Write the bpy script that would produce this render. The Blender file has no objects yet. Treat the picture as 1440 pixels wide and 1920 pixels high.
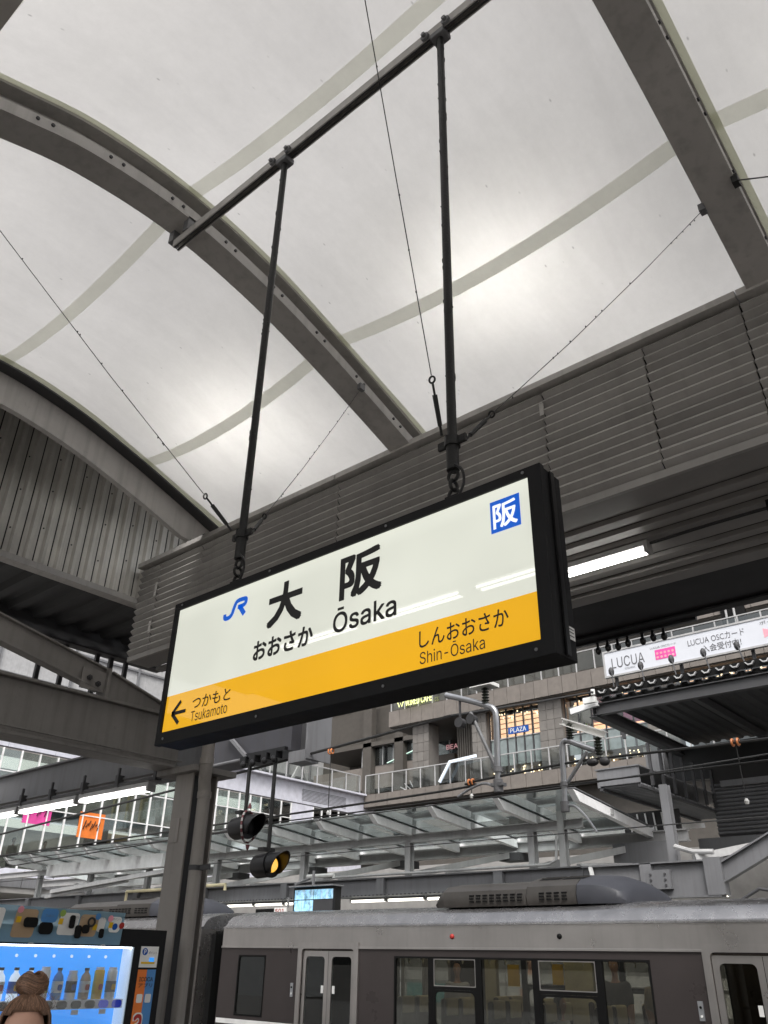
import bpy, bmesh, math, random
from mathutils import Vector, Matrix
from mathutils.geometry import interpolate_bezier, delaunay_2d_cdt
R = math.radians
rnd = random.Random(11)
sc = bpy.context.scene
COL = sc.collection

# ------------------------------------------------------------------ camera
cam = bpy.data.cameras.new('camera'); camo = bpy.data.objects.new('camera', cam); COL.objects.link(camo)
cam.sensor_fit = 'VERTICAL'; cam.sensor_height = 36; cam.sensor_width = 27; cam.lens = 28.275
cam.clip_start = 0.05; cam.clip_end = 900
M3 = Matrix(((0.7589145, 0.3055006, 0.5750810), (0.6509829, -0.3782112, -0.6581623), (0.0164331, 0.8738568, -0.4859056)))
camo.matrix_world = Matrix.Translation((0, 0, 1.65)) @ M3.to_4x4()
sc.camera = camo
# ------------------------------------------------------------------ sky, sun, exposure
SUN_EL, SUN_AZ = 52, 142          # soft overcast daylight, sun roughly behind the viewer
w = bpy.data.worlds.new('World'); sc.world = w; w.use_nodes = True
nt = w.node_tree; bg = nt.nodes['Background']
sky = nt.nodes.new('ShaderNodeTexSky'); sky.sky_type = 'NISHITA'; sky.sun_disc = False
sky.sun_elevation = R(SUN_EL); sky.sun_rotation = R(SUN_AZ); sky.air_density = 1.0; sky.dust_density = 5.0; sky.ozone_density = 1.0
hs = nt.nodes.new('ShaderNodeHueSaturation'); hs.inputs['Saturation'].default_value = 0.22
nt.links.new(sky.outputs[0], hs.inputs['Color']); nt.links.new(hs.outputs[0], bg.inputs[0])
bg.inputs[1].default_value = 0.15
sl = bpy.data.lights.new('sun', 'SUN'); sl.energy = 1.5; sl.angle = R(25); sl.color = (1, 0.97, 0.93)
so = bpy.data.objects.new('sun', sl); COL.objects.link(so)
d = Vector((math.sin(R(SUN_AZ)) * math.cos(R(SUN_EL)), math.cos(R(SUN_AZ)) * math.cos(R(SUN_EL)), math.sin(R(SUN_EL))))
so.rotation_euler = d.to_track_quat('Z', 'Y').to_euler(); so.location = (0, 0, 30)
vs = sc.view_settings; vs.view_transform = 'Standard'; vs.look = 'None'; vs.gamma = 1; vs.use_curve_mapping = False
vs.exposure = 0.6; EXPO = 2 ** 0.6
sc.cycles.use_denoising = True
sc.cycles.max_bounces = 7; sc.cycles.diffuse_bounces = 4; sc.cycles.glossy_bounces = 3; sc.cycles.transmission_bounces = 6; sc.cycles.transparent_max_bounces = 14
sc.cycles.use_adaptive_sampling = True; sc.cycles.adaptive_threshold = 0.02; sc.cycles.caustics_reflective = False; sc.cycles.caustics_refractive = False
sc.cycles.sample_clamp_indirect = 4.0

# ------------------------------------------------------------------ materials
MATS = {}
def N(t, typ, **kw):
    n = t.nodes.new(typ)
    for k, v in kw.items():
        if k in n.inputs: n.inputs[k].default_value = v
        else: setattr(n, k, v)
    return n
def pm(name, col, rough=0.55, metal=0.0, var=0.12, scale=3.0, streak=0.0, dirt=0.0, dirtcol=(0.05, 0.04, 0.03), bump=0.0, bscale=60, coat=0.0, rnd_amt=0.06, spec=0.4):
    m = bpy.data.materials.new(name); m.use_nodes = True; t = m.node_tree; b = t.nodes['Principled BSDF']; L = t.links.new
    b.inputs['Roughness'].default_value = rough; b.inputs['Metallic'].default_value = metal; b.inputs['Specular IOR Level'].default_value = spec
    if coat: b.inputs['Coat Weight'].default_value = coat; b.inputs['Coat Roughness'].default_value = 0.08
    geo = N(t, 'ShaderNodeNewGeometry'); oi = N(t, 'ShaderNodeObjectInfo')
    n1 = N(t, 'ShaderNodeTexNoise', Scale=scale, Detail=6.0, Roughness=0.6); L(geo.outputs['Position'], n1.inputs['Vector'])
    mr = N(t, 'ShaderNodeMapRange'); mr.inputs[1].default_value = 0.3; mr.inputs[2].default_value = 0.7; mr.inputs[3].default_value = 1 - var; mr.inputs[4].default_value = 1 + var
    L(n1.outputs['Fac'], mr.inputs[0])
    ra = N(t, 'ShaderNodeMapRange'); ra.inputs[3].default_value = 1 - rnd_amt; ra.inputs[4].default_value = 1 + rnd_amt; L(oi.outputs['Random'], ra.inputs[0])
    mu = N(t, 'ShaderNodeMath', operation='MULTIPLY'); L(mr.outputs[0], mu.inputs[0]); L(ra.outputs[0], mu.inputs[1])
    vm = N(t, 'ShaderNodeVectorMath', operation='SCALE'); vm.inputs[0].default_value = col; L(mu.outputs[0], vm.inputs['Scale'])
    cur = vm.outputs[0]
    if streak:
        mp = N(t, 'ShaderNodeMapping'); mp.inputs['Scale'].default_value = (9, 9, 0.5); L(geo.outputs['Position'], mp.inputs['Vector'])
        n2 = N(t, 'ShaderNodeTexNoise', Scale=1.5, Detail=4.0); L(mp.outputs[0], n2.inputs['Vector'])
        r2 = N(t, 'ShaderNodeMapRange'); r2.inputs[1].default_value = 0.48; r2.inputs[2].default_value = 0.75; r2.inputs[4].default_value = streak; L(n2.outputs['Fac'], r2.inputs[0])
        mx = N(t, 'ShaderNodeMix', data_type='RGBA'); L(r2.outputs[0], mx.inputs[0]); L(cur, mx.inputs[6]); mx.inputs[7].default_value = (*dirtcol, 1); cur = mx.outputs[2]
    if dirt:
        n3 = N(t, 'ShaderNodeTexNoise', Scale=14.0, Detail=8.0, Roughness=0.75); L(geo.outputs['Position'], n3.inputs['Vector'])
        r3 = N(t, 'ShaderNodeMapRange'); r3.inputs[1].default_value = 0.6; r3.inputs[2].default_value = 0.72; r3.inputs[4].default_value = dirt; L(n3.outputs['Fac'], r3.inputs[0])
        mx = N(t, 'ShaderNodeMix', data_type='RGBA'); L(r3.outputs[0], mx.inputs[0]); L(cur, mx.inputs[6]); mx.inputs[7].default_value = (*dirtcol, 1); cur = mx.outputs[2]
    L(cur, b.inputs['Base Color'])
    rr = N(t, 'ShaderNodeMapRange'); rr.inputs[3].default_value = max(0.03, rough - 0.12); rr.inputs[4].default_value = min(1, rough + 0.12); L(n1.outputs['Fac'], rr.inputs[0]); L(rr.outputs[0], b.inputs['Roughness'])
    if bump:
        n4 = N(t, 'ShaderNodeTexNoise', Scale=bscale, Detail=4.0); L(geo.outputs['Position'], n4.inputs['Vector'])
        bp = N(t, 'ShaderNodeBump', Strength=bump, Distance=0.01); L(n4.outputs['Fac'], bp.inputs['Height']); L(bp.outputs[0], b.inputs['Normal'])
    MATS[name] = m; return m
def em(name, col, strength, base=(0.6, 0.6, 0.6), sample=True):
    m = bpy.data.materials.new(name); m.use_nodes = True; b = m.node_tree.nodes['Principled BSDF']
    b.inputs['Base Color'].default_value = (*base, 1); b.inputs['Emission Color'].default_value = (*col, 1); b.inputs['Emission Strength'].default_value = strength / EXPO
    b.inputs['Roughness'].default_value = 0.3; MATS[name] = m
    if not sample: m.cycles.emission_sampling = 'NONE'
    return m
def glass(name, tint=(0.8, 0.85, 0.85), refl=0.14, rough=0.02, haze=0.0, hazecol=(0.5, 0.55, 0.55)):
    m = bpy.data.materials.new(name); m.use_nodes = True; t = m.node_tree; t.nodes.clear(); L = t.links.new
    o = N(t, 'ShaderNodeOutputMaterial'); tr = N(t, 'ShaderNodeBsdfTransparent'); tr.inputs[0].default_value = (*tint, 1)
    gl = N(t, 'ShaderNodeBsdfGlossy'); gl.inputs['Roughness'].default_value = rough; gl.inputs['Color'].default_value = (0.9, 0.95, 0.95, 1)
    fr = N(t, 'ShaderNodeFresnel'); fr.inputs[0].default_value = 1.5
    ad = N(t, 'ShaderNodeMath', operation='ADD'); ad.inputs[1].default_value = refl - 0.04; ad.use_clamp = True; L(fr.outputs[0], ad.inputs[0])
    mx = N(t, 'ShaderNodeMixShader'); L(ad.outputs[0], mx.inputs[0]); L(tr.outputs[0], mx.inputs[1]); L(gl.outputs[0], mx.inputs[2]); out = mx.outputs[0]
    if haze:
        df = N(t, 'ShaderNodeBsdfDiffuse'); df.inputs[0].default_value = (*hazecol, 1); m2 = N(t, 'ShaderNodeMixShader'); m2.inputs[0].default_value = haze
        geo = N(t, 'ShaderNodeNewGeometry'); no = N(t, 'ShaderNodeTexNoise', Scale=2.5, Detail=5.0); L(geo.outputs['Position'], no.inputs['Vector'])
        mr = N(t, 'ShaderNodeMapRange'); mr.inputs[3].default_value = haze * 0.5; mr.inputs[4].default_value = haze * 1.5; L(no.outputs['Fac'], mr.inputs[0]); L(mr.outputs[0], m2.inputs[0])
        L(out, m2.inputs[1]); L(df.outputs[0], m2.inputs[2]); out = m2.outputs[0]
    L(out, o.inputs[0]); MATS[name] = m; return m
def membrane_mat(name, col, trans, mixf=0.6, specks=True):
    m = bpy.data.materials.new(name); m.use_nodes = True; t = m.node_tree; t.nodes.clear(); L = t.links.new
    o = N(t, 'ShaderNodeOutputMaterial'); geo = N(t, 'ShaderNodeNewGeometry')
    n1 = N(t, 'ShaderNodeTexNoise', Scale=6.0, Detail=9.0, Roughness=0.75); L(geo.outputs['Position'], n1.inputs['Vector'])
    mr = N(t, 'ShaderNodeMapRange'); mr.inputs[1].default_value = 0.3; mr.inputs[2].default_value = 0.7; mr.inputs[3].default_value = 0.965; mr.inputs[4].default_value = 1.02; L(n1.outputs['Fac'], mr.inputs[0])
    mp = N(t, 'ShaderNodeMapping'); mp.inputs['Scale'].default_value = (22, 14.0, 14.0); L(geo.outputs['Position'], mp.inputs['Vector'])
    n2 = N(t, 'ShaderNodeTexNoise', Scale=1.0, Detail=8.0, Roughness=0.7); L(mp.outputs[0], n2.inputs['Vector'])
    r2 = N(t, 'ShaderNodeMapRange'); r2.inputs[1].default_value = 0.35; r2.inputs[2].default_value = 0.75; r2.inputs[3].default_value = 1.01; r2.inputs[4].default_value = 0.965; L(n2.outputs['Fac'], r2.inputs[0])
    mu = N(t, 'ShaderNodeMath', operation='MULTIPLY'); L(mr.outputs[0], mu.inputs[0]); L(r2.outputs[0], mu.inputs[1]); f = mu.outputs[0]
    if specks:
        mp3 = N(t, 'ShaderNodeMapping'); mp3.inputs['Scale'].default_value = (1.6, 0.8, 0.8); L(geo.outputs['Position'], mp3.inputs['Vector'])
        v = N(t, 'ShaderNodeTexVoronoi', Scale=6.5); L(mp3.outputs[0], v.inputs['Vector'])
        r3 = N(t, 'ShaderNodeMapRange'); r3.inputs[1].default_value = 0.03; r3.inputs[2].default_value = 0.09; r3.inputs[3].default_value = 0.62; r3.inputs[4].default_value = 1.0; L(v.outputs['Distance'], r3.inputs[0])
        n5 = N(t, 'ShaderNodeTexNoise', Scale=2.2, Detail=2.0); L(geo.outputs['Position'], n5.inputs['Vector'])
        r5 = N(t, 'ShaderNodeMapRange'); r5.inputs[1].default_value = 0.5; r5.inputs[2].default_value = 0.56; L(n5.outputs['Fac'], r5.inputs[0])
        mxs = N(t, 'ShaderNodeMix', data_type='FLOAT'); mxs.inputs[2].default_value = 1.0; L(r5.outputs[0], mxs.inputs[0]); L(r3.outputs[0], mxs.inputs[3])
        m3 = N(t, 'ShaderNodeMath', operation='MULTIPLY'); L(f, m3.inputs[0]); L(mxs.outputs[0], m3.inputs[1]); f = m3.outputs[0]
    if specks:      # water stains running down the fabric and broad soft dirt
        mp6 = N(t, 'ShaderNodeMapping'); mp6.inputs['Scale'].default_value = (5.0, 0.7, 0.7); L(geo.outputs['Position'], mp6.inputs['Vector'])
        n6 = N(t, 'ShaderNodeTexNoise', Scale=1.0, Detail=5.0, Roughness=0.55, Distortion=0.6); L(mp6.outputs[0], n6.inputs['Vector'])
        r6 = N(t, 'ShaderNodeMapRange'); r6.inputs[1].default_value = 0.42; r6.inputs[2].default_value = 0.72; r6.inputs[3].default_value = 1.01; r6.inputs[4].default_value = 0.955; L(n6.outputs['Fac'], r6.inputs[0])
        m6 = N(t, 'ShaderNodeMath', operation='MULTIPLY'); L(f, m6.inputs[0]); L(r6.outputs[0], m6.inputs[1]); f = m6.outputs[0]
        n7 = N(t, 'ShaderNodeTexNoise', Scale=0.55, Detail=2.0); L(geo.outputs['Position'], n7.inputs['Vector'])
        r7 = N(t, 'ShaderNodeMapRange'); r7.inputs[1].default_value = 0.35; r7.inputs[2].default_value = 0.65; r7.inputs[3].default_value = 0.93; r7.inputs[4].default_value = 1.04; L(n7.outputs['Fac'], r7.inputs[0])
        m7 = N(t, 'ShaderNodeMath', operation='MULTIPLY'); L(f, m7.inputs[0]); L(r7.outputs[0], m7.inputs[1]); f = m7.outputs[0]
    s1 = N(t, 'ShaderNodeVectorMath', operation='SCALE'); s1.inputs[0].default_value = col; L(f, s1.inputs['Scale'])
    s2 = N(t, 'ShaderNodeVectorMath', operation='SCALE'); s2.inputs[0].default_value = trans; L(f, s2.inputs['Scale'])
    df = N(t, 'ShaderNodeBsdfDiffuse'); tl = N(t, 'ShaderNodeBsdfTranslucent'); mx = N(t, 'ShaderNodeMixShader'); mx.inputs[0].default_value = mixf
    L(s1.outputs[0], df.inputs[0]); L(s2.outputs[0], tl.inputs[0]); L(df.outputs[0], mx.inputs[1]); L(tl.outputs[0], mx.inputs[2]); L(mx.outputs[0], o.inputs[0])
    MATS[name] = m; return m

membrane_mat('membrane', (0.66, 0.645, 0.63), (0.64, 0.63, 0.62), 0.45)
membrane_mat('seam', (0.62, 0.62, 0.57), (0.93, 0.935, 0.86), 0.72, False)
membrane_mat('clamp', (0.42, 0.42, 0.35), (0.70, 0.71, 0.57), 0.6, False)
pm('rib_paint', (0.46, 0.445, 0.425), 0.5, streak=0.22, dirt=0.2, scale=2)
pm('beam_paint', (0.22, 0.21, 0.20), 0.55, streak=0.25, dirt=0.35, scale=2.2, bump=0.05)
pm('louver', (0.34, 0.33, 0.315), 0.45, streak=0.12, dirt=0.1, scale=1.5, rnd_amt=0.13)
pm('louver_dark', (0.035, 0.034, 0.034), 0.7)
pm('soffit', (0.26, 0.25, 0.24), 0.5, dirt=0.1)
pm('eave_shade', (0.012, 0.012, 0.014), 0.6)  # near-black colour stands for the unlit underside of the eave
pm('sheet', (0.62, 0.60, 0.555), 0.45, streak=0.3, dirt=0.2, rnd_amt=0.1)
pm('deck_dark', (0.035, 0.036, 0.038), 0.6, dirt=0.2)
pm('steel_grey', (0.17, 0.172, 0.18), 0.5, streak=0.2, dirt=0.25, scale=1.2)
pm('gantry_grey', (0.055, 0.055, 0.063), 0.5, streak=0.2)
pm('steel_light', (0.42, 0.42, 0.42), 0.45, streak=0.15, dirt=0.15)
pm('steel_dark', (0.055, 0.055, 0.058), 0.55, dirt=0.2)
pm('white_paint', (0.86, 0.86, 0.86), 0.4, streak=0.06)
pm('black_pipe', (0.012, 0.012, 0.012), 0.45, dirt=0.25, dirtcol=(0.12, 0.11, 0.1), bump=0.2, bscale=90)
pm('black_frame', (0.008, 0.008, 0.009), 0.6, spec=0.25, dirt=0.12, dirtcol=(0.06, 0.06, 0.06), scale=8)
pm('black_plastic', (0.01, 0.01, 0.011), 0.35)
pm('wire', (0.03, 0.03, 0.03), 0.6)
pm('galv', (0.42, 0.43, 0.45), 0.35, metal=0.7, dirt=0.2)
pm('column_paint', (0.30, 0.28, 0.26), 0.5, streak=0.3, dirt=0.3, scale=2.2)
pm('insulator', (0.05, 0.055, 0.045), 0.2)
pm('copper', (0.75, 0.27, 0.10), 0.4)
pm('train_steel', (0.45, 0.43, 0.415), 0.30, metal=0.9, streak=0.12, dirtcol=(0.2, 0.19, 0.18), scale=1.0)
pm('train_belt', (0.060, 0.051, 0.050), 0.30, metal=0.35, scale=1.0)
pm('train_roof', (0.40, 0.395, 0.40), 0.26, metal=0.9, dirt=0.0, dirtcol=(0.2, 0.2, 0.21), scale=4)
pm('train_dark', (0.045, 0.047, 0.056), 0.5)
pm('ac_steel', (0.085, 0.079, 0.073), 0.36, metal=0.55)
pm('rubber', (0.007, 0.007, 0.007), 0.6, spec=0.15)
pm('inner_wall', (0.55, 0.50, 0.34), 0.6)
pm('seat_cloth', (0.06, 0.045, 0.035), 0.9)
pm('seat_cover', (0.62, 0.55, 0.36), 0.85, bump=0.2)
pm('strap', (0.75, 0.72, 0.6), 0.5)
pm('beige_panel', (0.185, 0.165, 0.148), 0.6, streak=0.05, rnd_amt=0.05)
pm('beige_dark', (0.085, 0.077, 0.068), 0.6)
pm('tile_stone', (0.18, 0.168, 0.155), 0.6, rnd_amt=0.10)
pm('white_clad', (0.66, 0.665, 0.74), 0.45, rnd_amt=0.03)
pm('grey_inner', (0.30, 0.29, 0.28), 0.7); pm('inner_core', (0.42, 0.40, 0.38), 0.7, var=0.5, scale=0.8)
pm('concrete', (0.36, 0.35, 0.33), 0.85, bump=0.3, dirt=0.3)
pm('asphalt', (0.20, 0.19, 0.18), 0.85, bump=0.3, dirt=0.2)
pm('ballast', (0.10, 0.09, 0.08), 0.95, var=0.5, scale=25, bump=1.0, bscale=18)
pm('rail_steel', (0.25, 0.2, 0.17), 0.4, metal=0.8)
pm('orange', (0.85, 0.22, 0.04), 0.6); pm('pink', (0.75, 0.08, 0.35), 0.6); pm('lightpink', (0.85, 0.35, 0.42), 0.6)
pm('tan', (0.45, 0.32, 0.20), 0.6); pm('paper', (0.80, 0.80, 0.78), 0.6); pm('ink', (0.02, 0.02, 0.02), 0.5, var=0.02)
pm('blue_ink', (0.01, 0.09, 0.40), 0.4, var=0.03); pm('dark_red', (0.10, 0.03, 0.035), 0.7); pm('blue_teal', (0.15, 0.42, 0.42), 0.5); pm('blue_soft', (0.08, 0.25, 0.55), 0.5); pm('grey_ink', (0.12, 0.12, 0.13), 0.5); pm('yellow_print', (0.8, 0.5, 0.02), 0.5)
pm('banner', (0.66, 0.68, 0.73), 0.5, var=0.03); pm('red_print', (0.4, 0.03, 0.025), 0.5)
pm('green_print', (0.30, 0.45, 0.10), 0.5)
pm('skin', (0.50, 0.29, 0.21), 0.5, var=0.06, scale=20); pm('cloth_grey', (0.10, 0.10, 0.11), 0.9); pm('cloth_white', (0.6, 0.6, 0.62), 0.9)
pm('cloth_tan', (0.42, 0.36, 0.27), 0.9); pm('hair_dark', (0.015, 0.012, 0.010), 0.5)
em('tube_light', (1.0, 0.98, 0.93), 9.0); em('tube_far', (1.0, 0.96, 0.84), 3.2)
em('shop_glow', (1.0, 0.58, 0.34), 1.7); em('shop_lamp', (1.0, 0.8, 0.5), 3.0, sample=False); em('cafe_sign', (0.8, 0.9, 0.05), 1.5, sample=False)
em('inner_glow', (1.0, 0.93, 0.82), 1.6); em('amber', (1.0, 0.52, 0.04), 1.1, sample=False); em('inner_light', (1.0, 0.93, 0.72), 2.6); em('badge_white', (0.9, 0.94, 0.95), 0.85, sample=False); em('floodlight', (1.0, 0.98, 0.9), 72.0); em('red_sign', (0.5, 0.03, 0.05), 0.5, sample=False)
em('vend_blue', (0.03, 0.30, 0.85), 0.85, (0.03, 0.2, 0.6)); em('vend_white', (0.68, 0.84, 1.0), 0.62, sample=False)
em('btn_blue', (0.01, 0.04, 0.5), 0.4, (0.01, 0.02, 0.3), False); em('vend_led', (0.95, 0.98, 1.0), 5.5); em('sign_blue', (0.0, 0.11, 0.62), 0.75, (0.01, 0.06, 0.3), False); em('green_lamp', (0.6, 1.0, 0.8), 0.7, sample=False)
glass('canopy_glass', (0.86, 0.93, 0.92), 0.10, 0.04, 0.10, (0.42, 0.50, 0.50))
glass('win_glass', (0.62, 0.68, 0.68), 0.16, 0.02)
glass('shop_glass', (0.9, 0.9, 0.88), 0.08, 0.02)
glass('rail_glass', (0.78, 0.82, 0.80), 0.12, 0.02)
glass('train_glass', (0.66, 0.66, 0.63), 0.06, 0.01)
glass('vend_glass', (0.97, 0.98, 1.0), 0.05, 0.01)
glass('pop_sheet', (0.55, 0.70, 0.80), 0.08, 0.05, 0.45, (0.35, 0.58, 0.72))
glass('frosted', (0.35, 0.42, 0.42), 0.10, 0.15, 0.5, (0.45, 0.52, 0.52))

def face_mat(name, col, strength, base):
    m = em(name, col, strength, base); t = m.node_tree; b = t.nodes['Principled BSDF']; L = t.links.new
    b.inputs['Roughness'].default_value = 0.018; b.inputs['Specular IOR Level'].default_value = 0.5
    geo = N(t, 'ShaderNodeNewGeometry'); sx = N(t, 'ShaderNodeSeparateXYZ'); L(geo.outputs['Position'], sx.inputs[0])
    mr = N(t, 'ShaderNodeMapRange'); mr.inputs[1].default_value = 3.10; mr.inputs[2].default_value = 3.19; mr.inputs[3].default_value = 1.0; mr.inputs[4].default_value = 1.16; L(sx.outputs['Z'], mr.inputs[0])
    no = N(t, 'ShaderNodeTexNoise', Scale=1.6, Detail=2.0); L(geo.outputs['Position'], no.inputs['Vector'])
    m2 = N(t, 'ShaderNodeMapRange'); m2.inputs[1].default_value = 0.3; m2.inputs[2].default_value = 0.7; m2.inputs[3].default_value = 0.90; m2.inputs[4].default_value = 1.05; L(no.outputs['Fac'], m2.inputs[0])
    mu = N(t, 'ShaderNodeMath', operation='MULTIPLY'); L(mr.outputs[0], mu.inputs[0]); L(m2.outputs[0], mu.inputs[1])
    m3 = N(t, 'ShaderNodeMath', operation='MULTIPLY'); L(mu.outputs[0], m3.inputs[0]); m3.inputs[1].default_value = strength / EXPO; L(m3.outputs[0], b.inputs['Emission Strength'])
face_mat('face_white', (0.92, 0.94, 0.82), 0.70, (0.35, 0.36, 0.33))
face_mat('face_yellow', (0.90, 0.46, 0.022), 0.80, (0.40, 0.22, 0.01))

# ------------------------------------------------------------------ mesh helpers
ORG = {}
ORDN = ['first', 'second', 'third', 'fourth', 'fifth', 'sixth', 'seventh', 'eighth', 'ninth', 'tenth', 'eleventh', 'twelfth', 'thirteenth', 'fourteenth', 'fifteenth', 'sixteenth', 'seventeenth', 'eighteenth', 'nineteenth', 'twentieth', 'twenty-first', 'twenty-second']
class MB:
    def __init__(s): s.v = []; s.f = []
    def add(s, vs_, fs): k = len(s.v); s.v += [Vector(p) for p in vs_]; s.f += [tuple(i + k for i in q) for q in fs]; return s
    def box(s, x0, x1, y0, y1, z0, z1):
        return s.add([(x0, y0, z0), (x1, y0, z0), (x1, y1, z0), (x0, y1, z0), (x0, y0, z1), (x1, y0, z1), (x1, y1, z1), (x0, y1, z1)],
                     [(0, 3, 2, 1), (4, 5, 6, 7), (0, 1, 5, 4), (1, 2, 6, 5), (2, 3, 7, 6), (3, 0, 4, 7)])
    def bar(s, p, q, wd, h, up=(0, 0, 1)):
        p = Vector(p); q = Vector(q); a = (q - p).normalized(); u = Vector(up); sd = a.cross(u).normalized() * wd / 2; u = sd.cross(a).normalized() * h / 2
        return s.add([p - sd - u, p + sd - u, p + sd + u, p - sd + u, q - sd - u, q + sd - u, q + sd + u, q - sd + u],
                     [(0, 1, 2, 3), (7, 6, 5, 4), (4, 5, 1, 0), (5, 6, 2, 1), (6, 7, 3, 2), (7, 4, 0, 3)])
    def ibeam(s, p, q, wd, h, tf=0.02, tw=0.014, up=(0, 0, 1)):
        p = Vector(p); q = Vector(q); a = (q - p).normalized(); sd = a.cross(Vector(up)).normalized(); u = sd.cross(a).normalized()
        s.bar(p + u * (h / 2 - tf / 2), q + u * (h / 2 - tf / 2), wd, tf, u); s.bar(p - u * (h / 2 - tf / 2), q - u * (h / 2 - tf / 2), wd, tf, u)
        return s.bar(p, q, tw, h - 2 * tf, u)
    def tube(s, pts, r, n=8, caps=True):
        pts = [Vector(p) for p in pts]; rs = r if isinstance(r, (list, tuple)) else [r] * len(pts); k0 = len(s.v); ref = None; m = len(pts)
        for i, p in enumerate(pts):
            a = (pts[min(i + 1, m - 1)] - pts[max(i - 1, 0)]).normalized()
            if ref is None: ref = a.orthogonal().normalized()
            ref = (ref - a * ref.dot(a)).normalized(); b2 = a.cross(ref)
            for j in range(n): t_ = 2 * math.pi * j / n; s.v.append(p + (ref * math.cos(t_) + b2 * math.sin(t_)) * rs[i])
        for i in range(m - 1):
            for j in range(n): j2 = (j + 1) % n; s.f.append((k0 + i * n + j, k0 + i * n + j2, k0 + (i + 1) * n + j2, k0 + (i + 1) * n + j))
        if caps: s.f.append(tuple(k0 + j for j in range(n))[::-1]); s.f.append(tuple(k0 + (m - 1) * n + j for j in range(n)))
        return s
    def prism(s, poly, axis, a0, a1):
        n = len(poly); f = {'x': lambda u, v, a: (a, u, v), 'y': lambda u, v, a: (u, a, v), 'z': lambda u, v, a: (u, v, a)}[axis]
        k = len(s.v); s.v += [Vector(f(u, v, a0)) for u, v in poly] + [Vector(f(u, v, a1)) for u, v in poly]
        s.f.append(tuple(k + i for i in range(n))); s.f.append(tuple(k + n + i for i in reversed(range(n))))
        for i in range(n): j = (i + 1) % n; s.f.append((k + i, k + n + i, k + n + j, k + j))
        return s
    def lathe(s, prof, c, n=16, axis=(0, 0, 1)):
        c = Vector(c); a = Vector(axis).normalized(); e1 = a.orthogonal().normalized(); e2 = a.cross(e1); k = len(s.v); m = len(prof)
        for r, h in prof:
            for j in range(n): t_ = 2 * math.pi * j / n; s.v.append(c + a * h + (e1 * math.cos(t_) + e2 * math.sin(t_)) * r)
        for i in range(m - 1):
            for j in range(n): j2 = (j + 1) % n; s.f.append((k + i * n + j, k + i * n + j2, k + (i + 1) * n + j2, k + (i + 1) * n + j))
        s.f.append(tuple(k + j for j in reversed(range(n)))); s.f.append(tuple(k + (m - 1) * n + j for j in range(n)))
        return s
    def torus(s, c, R0, r, axis=(0, 1, 0), n=14, m=6):
        c = Vector(c); a = Vector(axis).normalized(); e1 = a.orthogonal().normalized(); e2 = a.cross(e1)
        return s.tube([c + (e1 * math.cos(2 * math.pi * i / n) + e2 * math.sin(2 * math.pi * i / n)) * R0 for i in range(n + 1)], r, m, False)
    def grid(s, fn, nu, nv):
        k = len(s.v)
        for i in range(nu + 1):
            for j in range(nv + 1): s.v.append(Vector(fn(i / nu, j / nv)))
        for i in range(nu):
            for j in range(nv): a = k + i * (nv + 1) + j; s.f.append((a, a + 1, a + nv + 2, a + nv + 1))
        return s
    def ellipsoid(s, c, rx, ry, rz, n=14, m=9, deform=None):
        k = len(s.v); c = Vector(c)
        for i in range(m + 1):
            ph = math.pi * i / m
            for j in range(n):
                t_ = 2 * math.pi * j / n; p = Vector((math.sin(ph) * math.cos(t_), math.sin(ph) * math.sin(t_), math.cos(ph)))
                if deform: p = deform(p)
                s.v.append(c + Vector((p.x * rx, p.y * ry, p.z * rz)))
        for i in range(m):
            for j in range(n): j2 = (j + 1) % n; s.f.append((k + i * n + j, k + (i + 1) * n + j, k + (i + 1) * n + j2, k + i * n + j2))
        return s
    def mesh(s, name, org=(0, 0, 0)):
        me = bpy.data.meshes.new(name); o = Vector(org); me.from_pydata([tuple(p - o) for p in s.v], [], s.f)
        bm = bmesh.new(); bm.from_mesh(me); bmesh.ops.remove_doubles(bm, verts=bm.verts, dist=1e-6); bmesh.ops.recalc_face_normals(bm, faces=bm.faces); bm.to_mesh(me); bm.free()
        return me
    def build(s, name, mat, parent=None, smooth=False, bevel=0, **kw):
        org = ORG[parent.name] if parent else Vector((0, 0, 0))
        if not parent and s.v:
            org = sum(s.v, Vector()) / len(s.v); org.z = min(p.z for p in s.v)
        return link(name, s.mesh(name, org), mat, parent, org, smooth, bevel, **kw)
def link(name, me, mat, parent=None, org=None, smooth=False, bevel=0, **kw):
    o = bpy.data.objects.new(name, me); COL.objects.link(o)
    org = Vector(org) if org is not None else (ORG[parent.name] if parent else Vector((0, 0, 0)))
    ORG[o.name] = org; o.parent = parent
    if not parent: o.location = org
    if mat and not me.materials: me.materials.append(MATS[mat])
    if smooth:
        for p in me.polygons: p.use_smooth = True
        try: me.set_sharp_from_angle(angle=R(38))
        except Exception: pass
    if bevel:
        b = o.modifiers.new('bevel', 'BEVEL'); b.width = bevel; b.segments = 2; b.limit_method = 'ANGLE'
    return tag(o, **kw)
def tag(o, label=None, cat=None, group=None, kind=None):
    for k, v in (('label', label), ('category', cat), ('group', group), ('kind', kind)):
        if v: o[k] = v
    return o
def thing(name, label, cat, loc, group=None, kind=None):
    o = bpy.data.objects.new(name, None); o.empty_display_size = 0.2; COL.objects.link(o); o.location = loc; ORG[o.name] = Vector(loc)
    return tag(o, label, cat, group, kind)
def box(name, mat, parent, *a, bevel=0, **kw): return MB().box(*a).build(name, mat, parent, bevel=bevel, **kw)
try: SANS = bpy.data.fonts.load(bpy.utils.system_resource('DATAFILES', path='fonts') + '/Inter.woff2')   # Blender's own interface typeface
except Exception: SANS = None
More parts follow.
